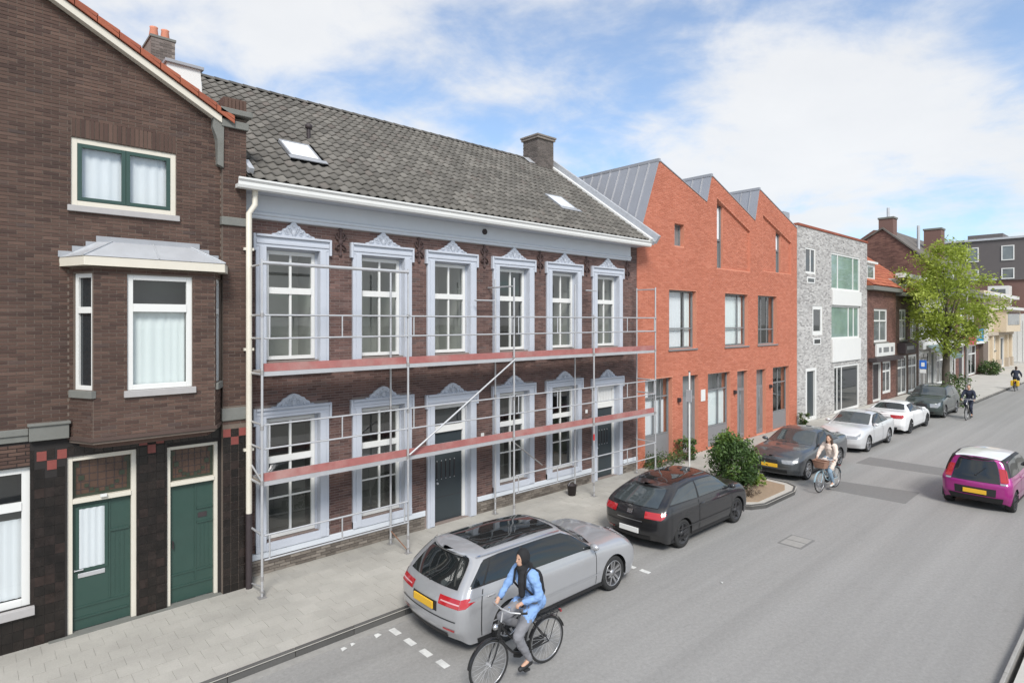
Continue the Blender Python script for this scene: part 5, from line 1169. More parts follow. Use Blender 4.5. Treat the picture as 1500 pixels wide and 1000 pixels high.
def car(name, label, q, loc, heading, paint_, opt):
    root = thing(name, label, 'car', (0, 0, 0), opt.get('group')); L, W = q['L'], q['W']
    sh = CarShape(car_stations(q), q.get('br', .09), q.get('bf', .13)); nk = len(sh.K); rs = np.linspace(0, 6, 31); ss = np.linspace(0, nk - 1, (nk - 1) * 11 + 1)
    A = pchip(sh.K, ss); G = np.array([pchip(a, rs) for a in A])                # stations x rows x 3
    bm = bmesh.new(); nS, nR = G.shape[:2]; off = np.array((L / 2, 0, 0)); grids = []
    xr, xf, wr = q['xr'], q['xf'], q.get('wr', .32); ar = wr + .045
    for sgn in (1, -1):
        V = [[bm.verts.new(tuple(G[i, j] * (1, sgn, 1))) for j in range(nR)] for i in range(nS)]
        for i in range(nS - 1):
            for j in range(nR - 1):
                F = [V[i][j], V[i + 1][j], V[i + 1][j + 1], V[i][j + 1]]
                bm.faces.new(F if sgn > 0 else F[::-1])
        grids.append(V)
    for end in (0, 1):
        ts = np.linspace(-1, 1, 19); R_ = []
        for j in range(nR): P = sh.C(end, np.full(19, rs[j]), ts); R_.append([bm.verts.new(tuple(p)) for p in P])
        for j in range(nR - 1):
            for k in range(18):
                F = [R_[j][k], R_[j][k + 1], R_[j + 1][k + 1], R_[j + 1][k]]
                try: bm.faces.new(F if end == 1 else F[::-1])
                except ValueError: pass
    bmesh.ops.remove_doubles(bm, verts=bm.verts, dist=.0015)
    bmesh.ops.dissolve_degenerate(bm, edges=bm.edges, dist=.0005)
    # wheel arches: drop what lies inside the circle and draw the rim of the hole onto it
    for cx_ in (xr, xf):
        ins = lambda v: (v.co.x - cx_) ** 2 + (v.co.z - wr) ** 2 < ar * ar and abs(v.co.y) > W * .3
        kill = [f_ for f_ in bm.faces if all(ins(v) for v in f_.verts)]; bmesh.ops.delete(bm, geom=kill, context='FACES')
        for v in bm.verts:
            if ins(v):
                d = Vector((v.co.x - cx_, 0, v.co.z - wr)); d.normalize(); v.co.x, v.co.z = cx_ + d.x * ar, wr + d.z * ar
    loose = [v for v in bm.verts if not v.link_faces]; bmesh.ops.delete(bm, geom=loose, context='VERTS')
    bmesh.ops.recalc_face_normals(bm, faces=bm.faces)
    me = bpy.data.meshes.new('body'); 
    for v in bm.verts: v.co.x -= L / 2
    bm.to_mesh(me); bm.free(); me.polygons.foreach_set('use_smooth', [True] * len(me.polygons)); me.materials.append(MATS[paint_])
    body = bpy.data.objects.new('body', me); place(body, (0, 0, 0), root)
    def fillpoly(poly, step):
        P = [Vector(p) for p in poly]; pts = []
        for i in range(len(P)):
            a, b = P[i], P[(i + 1) % len(P)]; n = max(1, int((b - a).length / step))
            pts += [a.lerp(b, k / n) for k in range(n)]
        nb = len(pts); lo = [min(p[k] for p in pts) for k in (0, 1)]; hi = [max(p[k] for p in pts) for k in (0, 1)]
        def inside(x, y):
            c = False
            for i in range(nb):
                a, b = pts[i], pts[(i + 1) % nb]
                if (a.y > y) != (b.y > y) and x < (b.x - a.x) * (y - a.y) / (b.y - a.y) + a.x: c = not c
            return c
        x = lo[0] + step / 2
        while x < hi[0]:
            y = lo[1] + step / 2
            while y < hi[1]:
                if inside(x, y) and min((Vector((x, y)) - p).length for p in pts) > step * .45: pts.append(Vector((x, y)))
                y += step
            x += step
        r_ = delaunay_2d_cdt(pts, [], [list(range(nb))], 1, 1e-6); return r_[0], r_[2]
    def patch_s(nm, poly, material, off_=.006, step=.16, parent=root, both=True, sgn=1):
        """a panel on the side/top surface; poly in (station,row)"""
        v2, fc = fillpoly(poly, step); a = np.array([p.x for p in v2]); b = np.array([p.y for p in v2])
        P = sh.S(a, b); e = 1e-2; du = sh.S(np.clip(a + e, 0, nk - 1), b) - sh.S(np.clip(a - e, 0, nk - 1), b); dv = sh.S(a, np.clip(b + e, 0, 6)) - sh.S(a, np.clip(b - e, 0, 6))
        N = np.cross(du, dv); N /= np.linalg.norm(N, axis=1)[:, None] + 1e-12
        N *= np.where(N[:, 1:2] * .6 + N[:, 2:3] < 0, -1, 1); P = P + N * off_ - off
        for s_ in ((1, -1) if both else (sgn,)):
            m = MB(); Q = P * (1, s_, 1); m.add(Q.tolist(), [tuple(f_) for f_ in fc], 0, True); m.build(nm, material, parent)
    def patch_top(nm, s0, s1, r0, material, off_=.006, parent=root, trim=.0):
        """a panel right across the car between two stations (windscreen, roof glass)"""
        n, k = 10, 9; m = MB(); a = []; b = []; 
        for i in range(n + 1):
            for j in range(2 * k + 1):
                a.append(s0 + (s1 - s0) * i / n); b.append(6 - (6 - r0) * abs(j - k) / k)
        P = sh.S(np.array(a), np.array(b)); sg = np.array([1 if j >= k else -1 for i in range(n + 1) for j in range(2 * k + 1)]); P[:, 1] *= sg
        P = P.reshape(n + 1, 2 * k + 1, 3); du = np.gradient(P, axis=0); dv = np.gradient(P, axis=1); N = np.cross(du, dv); N /= np.linalg.norm(N, axis=2)[..., None] + 1e-12; N *= np.where(N[..., 2:3] < 0, -1, 1)
        P = (P + N * off_ - off).reshape(-1, 3); m.add(P.tolist(), [(i * (2 * k + 1) + j, (i + 1) * (2 * k + 1) + j, (i + 1) * (2 * k + 1) + j + 1, i * (2 * k + 1) + j + 1) for i in range(n) for j in range(2 * k)], 0, True)
        return m.build(nm, material, parent)
    def patch_c(nm, end, r0, r1, t0, t1, material, off_=.008, parent=root, taper=0):
        n, k = 8, 10; a = []; b = []
        for i in range(n + 1):
            for j in range(k + 1): a.append(r0 + (r1 - r0) * i / n); b.append((t0 + (t1 - t0) * j / k) * (1 - taper * i / n))
        P = sh.C(end, np.array(a), np.array(b)).reshape(n + 1, k + 1, 3); du = np.gradient(P, axis=0); dv = np.gradient(P, axis=1); N = np.cross(du, dv); N /= np.linalg.norm(N, axis=2)[..., None] + 1e-12
        N *= np.where((N[..., 0:1] > 0) == (end == 0), -1, 1); P = (P + N * off_ - off).reshape(-1, 3)
        m = MB(); m.add(P.tolist(), [(i * (k + 1) + j, i * (k + 1) + j + 1, (i + 1) * (k + 1) + j + 1, (i + 1) * (k + 1) + j) for i in range(n) for j in range(k)], 0, True); return m.build(nm, material, parent)
    S0 = nk - 9     # extra stations of a saloon at the rear
    g = opt.get('glass', 'car_glass')
    patch_top('windscreen', S0 + 4.10, S0 + 4.93, 4.12, opt.get('screen', g))
    rt = opt.get('roof')
    if rt: patch_top('roof_panel', *rt)
    xs_ = [p for poly in opt['side'] for p in poly]; a0, a1 = min(p[0] for p in opt['side'][0]), S0 + 4.60
    patch_s('pillar_trim', [(a0 + .02, 3.12), (a1, 3.10), (S0 + 4.74, 3.3), (S0 + 4.58, 3.78), (S0 + 4.0, 3.93), (S0 + 2.0, 3.93), (a0 + .35, 3.84)], 'trim_black', .003, .2)
    for poly in opt['side']: patch_s('side_window', poly, g)
    if opt.get('rail'): patch_s('roof_rail', opt['rail'], opt.get('railmat', 'chrome'), .02)
    patch_s('swage_line', [(S0 + .9, 2.76), (S0 + 6.4, 2.68), (S0 + 6.4, 2.62), (S0 + .9, 2.68)], paint_, .010, .25); patch_s('door_moulding', [(S0 + 1.7, .98), (S0 + 5.0, .98), (S0 + 5.0, .90), (S0 + 1.7, .90)], paint_, .010, .25)
    for s_ in opt.get('seams', []): patch_s('panel_gap', [(s_, .35), (s_ + .03, .35), (s_ + .03, 3.0), (s_, 3.0)], 'trim_black', .003, .3)
    patch_s('sill_trim', [(S0 + 1.3, .02), (S0 + 5.4, .02), (S0 + 5.4, .28), (S0 + 1.3, .28)], opt.get('sill', 'trim_black'), .006, .2)
    if q.get('deck'): patch_top('rear_window', 2.12, 2.9, 4.15, g)
    else: patch_c('rear_window', 0, *opt.get('rearwin', (3.12, 4.55, -.90, .90)), g)
    for spec in opt.get('caps', []): patch_c(*spec)
    for spec in opt.get('spatch', []): patch_s(*spec)
    if not q.get('deck'):      # rear wiper
        P = sh.C(0, np.array([3.14, 3.55]), np.array([0., -.35])) - off; m = MB(); m.tube(P[0] + np.array((-.02, 0, 0)), P[1] + np.array((-.02, 0, 0)), .008, 5); m.blob(P[0] + np.array((-.015, 0, 0)), (.02, .03, .02), 6, 4); m.build('rear_wiper', 'trim_black', root)
    # number plates
    for end, r_, mt in opt.get('plates', ()):
        P = sh.C(end, np.array([r_]), np.array([0.]))[0] - off; s_ = -1 if end == 0 else 1; m = MB()
        x0, x1 = sorted((P[0] + s_ * .004, P[0] + s_ * .03)); m.box(x0, x1, -.26, .26, P[2] - .056, P[2] + .056); m.build('number_plate', mt, root, bevel=.004)
    # dark floor, arches, wheels
    m = MB(); m.box(-L / 2 + .35, L / 2 - .35, -W / 2 + .28, W / 2 - .28, .17, .50); m.build('underbody', 'trim_black', root)
    for cx_ in (xr, xf):
        for s_ in (1, -1):
            m = MB(); n = 16; vs = []
            for k in range(n + 1):
                a = math.pi * (k / n) * 1.16 - .25
                for y in (W / 2 - .015, W / 2 - .30): vs.append((cx_ - L / 2 + ar * 1.0 * math.cos(a), s_ * y, wr + ar * math.sin(a)))
            m.add(vs, [(2 * k, 2 * k + 1, 2 * k + 3, 2 * k + 2) for k in range(n)], 0, True); m.add([vs[2 * k + 1] for k in range(n + 1)], [tuple(range(n + 1))]); m.build('arch_liner', 'trim_black', root)
            yc = s_ * (W / 2 - .125); fnw = lambda a, b, h_: (cx_ - L / 2 + a, yc + s_ * h_, wr + b)
            m = MB(); tw = .10; m.lathe([(wr * .68, -tw), (wr * .93, -tw), (wr, -tw * .7), (wr, tw * .7), (wr * .96, tw), (wr * .76, tw * 1.02), (wr * .70, tw * .8)], fnw, 28); wl = m.build('wheel', 'rubber', root)
            m = MB(); m.lathe([(wr * .74, tw * .95), (wr * .69, tw * .98), (wr * .66, tw * .4), (.02, tw * .25)], fnw, 24); m.build('rim_well', 'alloy_dark', wl)
            m = MB(); ns = opt.get('spokes', 5)
            for k in range(ns):
                a = 2 * math.pi * k / ns + .3; u = Vector((math.cos(a), math.sin(a))); w_ = Vector((-u.y, u.x))
                for e in ((-.022, .022) if opt.get('twin') else (0,)):
                    c0, c1 = u * wr * .12 + w_ * e, u * wr * .69 + w_ * e * 2.1; hw_ = .02 if opt.get('twin') else .034
                    m.hexa([fnw(*(c0 - w_ * hw_), tw * .5), fnw(*(c1 - w_ * hw_), tw * .6), fnw(*(c1 + w_ * hw_), tw * .6), fnw(*(c0 + w_ * hw_), tw * .5), fnw(*(c0 - w_ * hw_), tw * .72), fnw(*(c1 - w_ * hw_), tw * .9), fnw(*(c1 + w_ * hw_), tw * .9), fnw(*(c0 + w_ * hw_), tw * .72)])
            m.lathe([(wr * .2, tw * .5), (wr * .2, tw * .78), (.005, tw * .82)], fnw, 12); m.lathe([(wr * .74, tw * .93), (wr * .74, tw * 1.0), (wr * .69, tw * 1.0), (wr * .68, tw * .7)], fnw, 24)
            m.build('rim', opt.get('rim', 'alloy'), wl)
    # mirrors and handles
    P = sh.S(np.array([S0 + 4.62]), np.array([3.15]))[0] - off
    for s_ in (1, -1):
        m = MB(); m.blob((P[0], s_ * (P[1] + .10), P[2] + .05), (.07, .105, .062), 10, 6); mr = m.build('mirror', opt.get('mirror', paint_), root)
        m = MB(); m.tube((P[0], s_ * (P[1] - .02), P[2]), (P[0], s_ * (P[1] + .06), P[2] + .02), .02, 6); m.build('mirror_stalk', 'trim_black', mr)
        for st_ in opt.get('handles', ()):
            Q = sh.S(np.array([st_]), np.array([2.55]))[0] - off; m = MB(); m.blob((Q[0], s_ * (Q[1] + .012), Q[2]), (.10, .018, .016), 8, 5); m.build('door_handle', opt.get('handle', paint_), root)
    for fnx in opt.get('extra', ()): fnx(root, sh, off)
    finish_local(root, loc, 0 if heading > 0 else math.pi)
    root.rotation_euler[2] += R(opt.get('yaw', 0))
    return root
RZ_ = ROAD + .002
def rear_plate(r_, m_='plate_yellow'): return (0, r_, m_)
def estate_x(root, sh, off):
    m = MB(); m.add([(-1.10 - .0, 0, 0)] * 0 + [(-1.42, -.02, 1.435), (-1.22, -.02, 1.452), (-1.42, .02, 1.435), (-1.22, .02, 1.452), (-1.40, 0, 1.50)], [(0, 1, 4), (2, 4, 3), (0, 4, 2), (1, 3, 4)]); m.build('antenna_fin', 'trim_black', root)
car('estate_car', 'silver estate car with dark glass roof parked by the kerb in front of the scaffolding',
    dict(L=4.58, W=1.80, H=1.46, zb=.99, zf=.93, zc=1.00, zh=.80, xc=3.30, xrf=2.42, xrr=.50, zrr=1.415, rw=.72, xt=.13, xr=.98, xf=3.70, br=.10, bf=.14, wr=.325), (7.75, 8.02, RZ_), 1, 'paint_silver',
    dict(spokes=5, twin=True, plates=[(0, 1.95, 'plate_yellow'), (1, 1.2, 'plate_yellow')], roof=(1.55, 3.98, 4.5, 'car_glass', .006), rearwin=(3.10, 4.35, -.87, .87),
         side=[[(.62, 3.22), (.80, 3.72), (1.0, 3.84), (1.42, 3.88), (1.42, 3.16), (.70, 3.14)], [(1.50, 3.88), (2.75, 3.90), (2.75, 3.12), (1.50, 3.16)], [(2.83, 3.90), (4.0, 3.88), (4.55, 3.74), (4.72, 3.3), (4.60, 3.14), (2.83, 3.12)]],
         rail=[(.3, 4.02), (4.0, 4.02), (4.0, 4.12), (.3, 4.12)], seams=[2.78, 1.46, 4.72], handles=(2.95, 1.75),
         caps=[('tail_lamp', 0, 2.2, 2.75, .46, 1.0, 'lamp_red'), ('tail_lamp', 0, 2.2, 2.75, -1.0, -.46, 'lamp_red'), ('lamp_strip', 0, 2.42, 2.5, .52, 1.0, 'lamp_white', .012), ('lamp_strip', 0, 2.42, 2.5, -1.0, -.52, 'lamp_white', .012), ('bumper_trim', 0, .05, .45, -.7, .7, 'trim_black'), ('reflector', 0, .75, .9, .62, .92, 'lamp_red'), ('reflector', 0, .75, .9, -.92, -.62, 'lamp_red'), ('tailgate_gap', 0, 1.38, 1.44, -.93, .93, 'trim_black'), ('plate_recess', 0, 1.65, 2.25, -.42, .42, 'trim_black', .002), ('headlamp', 1, 2.2, 2.8, .62, 1.0, 'lamp_clear'), ('headlamp', 1, 2.2, 2.8, -1.0, -.62, 'lamp_clear'), ('grille', 1, 1.2, 2.3, -.45, .45, 'trim_black'), ('spoiler_lip', 0, 4.42, 4.7, -.98, .98, 'paint_silver', .02)],
         spatch=[('tail_lamp_side', [(0, 2.2), (.6, 2.22), (1.25, 2.5), (.75, 2.55), (1.05, 2.74), (.5, 2.76), (0, 2.75)], 'lamp_red', .008, .14), ('headlamp_side', [(7.3, 2.3), (8, 2.2), (8, 2.75), (7.0, 2.85)], 'lamp_clear', .008, .14)], extra=[estate_x]))
car('hatchback', 'black hatchback parked between the silver estate and the shrub', dict(L=4.12, W=1.74, H=1.44, zb=.97, zf=.95, zc=1.02, zh=.80, xc=3.15, xrf=2.40, xrr=.74, zrr=1.325, rw=.69, xt=.13, xr=.80, xf=3.32, br=.13, bf=.16), (13.32, 8.26, RZ_), 1, 'paint_black',
    dict(spokes=5, rim='alloy_dark', plates=[(0, .95, 'plate_white'), (1, 1.2, 'plate_white')], rearwin=(3.10, 4.5, -.88, .88), glass='car_glass_grey', roof=(1.2, 3.95, 4.45, 'car_glass', .005),
         side=[[(1.35, 3.80), (2.78, 3.88), (2.78, 3.14), (1.0, 3.2), (1.1, 3.5)], [(2.86, 3.88), (4.0, 3.86), (4.55, 3.72), (4.72, 3.3), (4.60, 3.14), (2.86, 3.14)]], seams=[2.8, 1.35, 4.7], handles=(2.95,),
         caps=[('tail_lamp', 0, 2.15, 2.8, .52, 1.0, 'lamp_red'), ('tail_lamp', 0, 2.15, 2.8, -1.0, -.52, 'lamp_red'), ('bumper_trim', 0, .05, .5, -.7, .7, 'trim_black'), ('tailgate_gap', 0, 1.42, 1.47, -.93, .93, 'trim_black'), ('badge', 0, 2.35, 2.75, -.09, .09, 'chrome'), ('chrome_strip', 0, 1.75, 1.82, -.45, .45, 'alloy'), ('headlamp', 1, 2.2, 2.8, .60, 1.0, 'lamp_clear'), ('headlamp', 1, 2.2, 2.8, -1.0, -.60, 'lamp_clear'), ('reflector', 0, .6, .72, .62, .92, 'lamp_red')],
         spatch=[('tail_lamp_side', [(0, 2.15), (.45, 2.3), (.8, 2.65), (.5, 2.8), (0, 2.8)], 'lamp_red', .008, .14), ('headlamp_side', [(7.2, 2.4), (8, 2.2), (8, 2.75), (6.8, 2.9)], 'lamp_clear', .008, .14)]))
SALS = [[(3.35, 3.84), (4.0 - .12, 3.88), (4.0 - .12, 3.14), (2.55, 3.2), (2.8, 3.5)], [(3.96, 3.88), (5.0, 3.88), (5.55, 3.74), (5.72, 3.3), (5.60, 3.14), (3.96, 3.14)]]
FRONT = [('headlamp', 1, 2.15, 2.85, .55, 1.0, 'lamp_clear'), ('headlamp', 1, 2.15, 2.85, -1.0, -.55, 'lamp_clear'), ('grille', 1, 1.75, 2.75, -.36, .36, 'trim_black'), ('air_intake', 1, .25, .85, -.75, .75, 'trim_black'), ('bumper_gap', 1, 1.45, 1.5, -.9, .9, 'trim_black')]
HLS = ('headlamp_side', [(8.35, 2.4), (9, 2.2), (9, 2.8), (8.0, 2.9)], 'lamp_clear', .008, .14)
car('saloon_car', 'dark grey metallic saloon with yellow plate, parked facing the shrub', dict(L=4.53, W=1.82, H=1.42, zb=.96, zf=.93, zc=1.0, zh=.80, xc=3.15, xrf=2.30, xrr=1.35, zrr=1.36, rw=.69, deck=1.02, xr=.98, xf=3.74, bf=.14), (21.75, 8.72, RZ_), -1, 'paint_anthracite',
    dict(spokes=5, twin=True, plates=[(1, 1.6, 'plate_yellow')], side=SALS, seams=[3.9, 5.72], handles=(4.05, 3.0), screen='car_glass_grey', caps=FRONT + [('kidney_chrome', 1, 2.72, 2.82, -.30, .30, 'chrome')], spatch=[HLS]))
car('saloon_car', 'light silver saloon parked nose to tail with the dark grey one', dict(L=4.38, W=1.75, H=1.43, zb=.97, zf=.93, zc=1.0, zh=.80, xc=3.10, xrf=2.25, xrr=1.3, zrr=1.36, rw=.70, deck=1.0, xr=.92, xf=3.5, bf=.13), (27.7, 8.75, RZ_), -1, 'paint_light_silver',
    dict(spokes=7, plates=[(1, 1.1, 'plate_yellow')], side=SALS, seams=[3.9, 5.72], handles=(4.05, 3.0), screen='car_glass_grey', caps=FRONT[:3], spatch=[HLS]))
car('coupe_car', 'white two-door coupe parked with its red tail lamps towards the camera', dict(L=4.62, W=1.81, H=1.38, zb=.96, zf=.92, zc=.98, zh=.78, xc=3.15, xrf=2.25, xrr=1.4, zrr=1.3, rw=.67, deck=1.0, xr=1.0, xf=3.78, bf=.14), (33.5, 8.78, RZ_), 1, 'paint_pure_white',
    dict(spokes=5, twin=True, rim='alloy_dark', plates=[(0, 1.5, 'plate_yellow')], side=SALS, seams=[3.3, 5.72], handles=(3.6,),
         caps=[('tail_lamp', 0, 2.2, 2.8, .45, 1.0, 'lamp_red'), ('tail_lamp', 0, 2.2, 2.8, -1.0, -.45, 'lamp_red'), ('bumper_trim', 0, .02, .5, -.8, .8, 'trim_black')], spatch=[('tail_lamp_side', [(0, 2.2), (.5, 2.35), (.5, 2.7), (0, 2.8)], 'lamp_red', .008, .14)]))
car('family_car', 'dark green-grey tall car parked facing the white coupe', dict(L=4.3, W=1.80, H=1.62, zb=1.08, zf=1.03, zc=1.12, zh=.90, xc=3.2, xrf=2.4, xrr=.5, zrr=1.56, rw=.72, xt=.12, xr=.88, xf=3.48, bf=.13, wr=.34), (40.1, 8.80, RZ_), -1, 'paint_green_grey',
    dict(spokes=6, plates=[(1, 1.3, 'plate_yellow')], side=[[(.9, 3.80), (2.75, 3.9), (2.75, 3.14), (.7, 3.16)], [(2.83, 3.90), (4.0, 3.88), (4.55, 3.74), (4.72, 3.3), (4.60, 3.14), (2.83, 3.12)]], seams=[2.78, 4.72], handles=(2.95,), screen='car_glass_grey', caps=FRONT, spatch=[('headlamp_side', [(7.35, 2.4), (8, 2.2), (8, 2.8), (7.0, 2.9)], 'lamp_clear', .008, .14)]))
def roof_stripe(root, sh, off): pass
car('city_car', 'small purple city car with black pillars and white roof driving away at right', dict(L=3.46, W=1.62, H=1.46, zb=.93, zf=.96, zc=1.05, zh=.86, xc=2.75, xrf=2.0, xrr=.28, zrr=1.40, rw=.74, xt=.13, xr=.52, xf=2.86, br=.09, bf=.14, wr=.29), (22.18, 3.46, RZ_), 1, 'paint_purple',
    dict(spokes=5, rim='alloy_dark', twin=True, plates=[(0, 1.25, 'plate_yellow')], roof=(.3, 3.95, 4.22, 'paint_pure_white', .010), rail=[(.15, 3.9), (4.05, 3.9), (4.05, 4.2), (.15, 4.2)], railmat='trim_black', rearwin=(2.38, 4.35, -.78, .78), mirror='trim_black',
         side=[[(.95, 3.80), (2.75, 3.9), (2.75, 3.14), (.8, 3.16)], [(2.83, 3.90), (4.0, 3.88), (4.55, 3.74), (4.72, 3.3), (4.60, 3.14), (2.83, 3.12)]], seams=[2.78, 4.72], handles=(2.95,), yaw=-1.5,
         caps=[('tail_lamp', 0, 2.62, 3.55, .80, 1.0, 'lamp_red', .014), ('tail_lamp', 0, 2.62, 3.55, -1.0, -.80, 'lamp_red', .014), ('bumper_trim', 0, .02, .75, -.90, .90, 'trim_black'), ('plate_recess', 0, .85, 1.65, -.66, .66, 'trim_black', .004), ('reverse_lamp', 0, 2.25, 2.5, .78, .96, 'lamp_clear', .012), ('reverse_lamp', 0, 2.25, 2.5, -.96, -.78, 'lamp_clear', .012), ('rear_spoiler', 0, 4.45, 4.85, -.97, .97, 'trim_black', .03)],
         spatch=[('pillar_black', [(.05, 3.1), (.75, 3.1), (.9, 3.95), (.1, 3.98)], 'trim_black', .005, .16), ('tail_lamp_side', [(0, 2.62), (.28, 2.75), (.28, 3.45), (0, 3.55)], 'lamp_red', .011, .14)]))
# ------------------------------------------------------------------ cyclists
mat('skin', (.50, .30, .21), .55, .05, 9); mat('cloth_black', (.013, .013, .015), .85, .25, 9); mat('denim_blue', (.21, .35, .62), .85, .10, 7, .3); mat('cloth_grey', (.20, .20, .215), .9, .12, 8, .3)
mat('cloth_cream', (.66, .56, .49), .9, .06, 6); mat('cloth_jeans', (.20, .28, .36), .9, .1, 8); mat('cloth_navy', (.02, .025, .045), .9, .2, 8); mat('cloth_yellow', (.62, .40, .03), .85, .1, 6); mat('hair_brown', (.05, .028, .018), .7, .2, 12); mat('shoe', (.02, .02, .021), .6, .2, 9); mat('shoe_white', (.6, .6, .58), .6, .1, 9)
mat('bike_black', (.012, .012, .013), .35, .1, 9, coat=.5); mat('bike_pale_blue', (.30, .42, .48), .35, .08, 9, coat=.5); mat('wicker', (.30, .17, .12), .85, .2, 20, .5); mat('saddle_black', (.02, .018, .017), .6, .2, 9); mat('eye_dark', (.01, .008, .007), .2, .1, 9)
def cap_path(m, pts, rad, n=10):
    """tapered limb with rounded ends"""
    P = [Vector(p) for p in pts]; r = list(rad); d0 = (P[0] - P[1]).normalized(); d1 = (P[-1] - P[-2]).normalized()
    P = [P[0] + d0 * r[0] * .95, P[0] + d0 * r[0] * .6] + P + [P[-1] + d1 * r[-1] * .6, P[-1] + d1 * r[-1] * .95]; r = [r[0] * .25, r[0] * .78] + r + [r[-1] * .78, r[-1] * .25]
    return m.path(P, r, n)
CLD = bpy.data.textures.new('folds', 'CLOUDS'); CLD.noise_scale = .09; CLD.noise_depth = 2
def fleshy(name, m, material, parent, voxel, smooth=4, folds=0):
    o = m.build(name, material, parent); b = o.modifiers.new('fuse', 'REMESH'); b.mode = 'VOXEL'; b.voxel_size = voxel; b.use_smooth_shade = True
    if smooth: s_ = o.modifiers.new('smooth', 'SMOOTH'); s_.iterations = smooth; s_.factor = .5
    if folds: d_ = o.modifiers.new('folds', 'DISPLACE'); d_.texture = CLD; d_.strength = folds; d_.mid_level = .5
    return o
def bicycle(label, loc, rotz, colour, basket=False, detail=True, group='bicycles being ridden', scale=1):
    B = thing('bicycle', label, 'bicycle', (0, 0, 0), group); r = .345
    for wx in (-.545, .545):
        ring = [(wx + r * math.cos(a), 0, r + r * math.sin(a)) for a in np.linspace(0, 2 * math.pi, 40, endpoint=False)]
        m = MB(); m.path([(wx + (r - .018) * math.cos(a), 0, r + (r - .018) * math.sin(a)) for a in np.linspace(0, 2 * math.pi, 40, endpoint=False)], .019, 8, closed=True); W = m.build('wheel', 'rubber', B)
        m = MB(); m.path([(wx + (r - .042) * math.cos(a), 0, r + (r - .042) * math.sin(a)) for a in np.linspace(0, 2 * math.pi, 40, endpoint=False)], .010, 6, closed=True); m.build('rim', 'alloy', W)
        m = MB()
        for k in range(24):
            a = 2 * math.pi * k / 24; s_ = .022 if k % 2 else -.022; b = a + (.5 if k % 4 < 2 else -.5)
            m.tube((wx + .02 * math.cos(b), s_, r + .02 * math.sin(b)), (wx + (r - .045) * math.cos(a), 0, r + (r - .045) * math.sin(a)), .0018, 4, cap=False)
        m.tube((wx, -.05, r), (wx, .05, r), .02, 8); m.build('spokes_and_hub', 'steel', W)
        a0, a1 = ((.35, 2.9) if wx < 0 else (.15, 2.5)); m = MB(); n = 16; vs = []       # mudguard
        for k in range(n + 1):
            a = a0 + (a1 - a0) * k / n
            for y, rr in ((-.03, r + .012), (0, r + .024), (.03, r + .012)): vs.append((wx + rr * math.cos(a), y, r + rr * math.sin(a)))
        m.add(vs, [(3 * k + j, 3 * k + j + 1, 3 * k + j + 4, 3 * k + j + 3) for k in range(n) for j in (0, 1)], 0, True); m.build('mudguard', colour, B)
    bb = Vector((-.08, 0, .30)); ht, hb = Vector((.33, 0, .88)), Vector((.385, 0, .66)); st = Vector((-.235, 0, .86)); ra = Vector((-.545, 0, r)); fa = Vector((.545, 0, r))
    m = MB(); m.tube(hb, ht, .021, 8); m.path([hb + Vector((0, 0, .05)), (.28, 0, .55), (.12, 0, .38), bb], .019, 8); m.path([ht - Vector((-.01, 0, .04)), (.20, 0, .66), (.02, 0, .48), (-.13, 0, .46)], .015, 8); m.tube(bb, st, .017, 8)
    for s_ in (-1, 1): m.tube(bb + Vector((0, .03 * s_, 0)), ra + Vector((0, .055 * s_, 0)), .010, 6); m.tube(st - Vector((0, 0, .12)), ra + Vector((0, .055 * s_, 0)), .009, 6)
    F = m.build('frame', colour, B)
    m = MB()
    for s_ in (-1, 1): m.path([hb + Vector((.01, .035 * s_, -.02)), Vector((.46, .05 * s_, .5)), fa + Vector((0, .05 * s_, 0))], [.014, .012, .009], 7)
    m.tube(hb + Vector((0, -.04, -.01)), hb + Vector((0, .04, -.01)), .016, 6); m.build('fork', colour, B)
    m = MB(); hc = Vector((.29, 0, 1.06)); m.tube(ht, hc, .013, 8)
    m.path([(.10, -.29, 1.04), (.20, -.29, 1.07), (.31, -.20, 1.08), (.33, 0, 1.07), (.31, .20, 1.08), (.20, .29, 1.07), (.10, .29, 1.04)], .012, 8); H = m.build('handlebar', 'steel', B)
    for s_ in (-1, 1): m = MB(); m.tube((.09, .29 * s_, 1.038), (.21, .29 * s_, 1.071), .017, 8); m.build('grip', 'rubber', H)
    m = MB(); m.tube((.29, .14, 1.08), (.29, .14, 1.13), .02, 8); m.build('bell', 'chrome', H)
    m = MB(); m.tube(st, st + Vector((-.02, 0, .10)), .013, 8); m.build('seat_post', 'steel', B)
    m = MB(); m.blob((-.27, 0, .975), (.13, .10, .045), 12, 8); m.blob((-.13, 0, .985), (.11, .038, .03), 10, 6); fleshy('saddle', m, 'saddle_black', B, .012, 3)
    m = MB()
    for y in (-.06, .06): m.path([(-.26, y, .73), (-.80, y, .74)], .007, 6); m.tube((-.72, y, .74), (-.545, y * 1.1, r + .02), .006, 5)
    for x in (-.30, -.42, -.54, -.66, -.78): m.tube((x, -.06, .737), (x, .06, .737), .006, 5)
    m.build('luggage_rack', 'trim_black', B)
    m = MB(); m.prism([(.05, .36), (-.05, .40), (-.5, .40), (-.60, .375), (-.60, .315), (-.5, .29), (-.05, .22), (.05, .26)], lambda u, w, d: (u, d, w), -.065, -.04); m.build('chain_case', 'trim_black', B, bevel=.012)
    m = MB(); m.tube((-.08, -.08, .30), (-.08, .08, .30), .014, 8); m.tube((-.08, .085, .30), (-.02, .085, .14), .012, 6); m.tube((-.08, -.085, .30), (-.14, -.085, .46), .012, 6); C_ = m.build('crank', 'steel', B)
    for y, x, z in ((.135, -.02, .14), (-.135, -.14, .46)): m = MB(); m.box(x - .045, x + .045, y - .045, y + .045, z - .012, z + .012); m.build('pedal', 'rubber', C_)
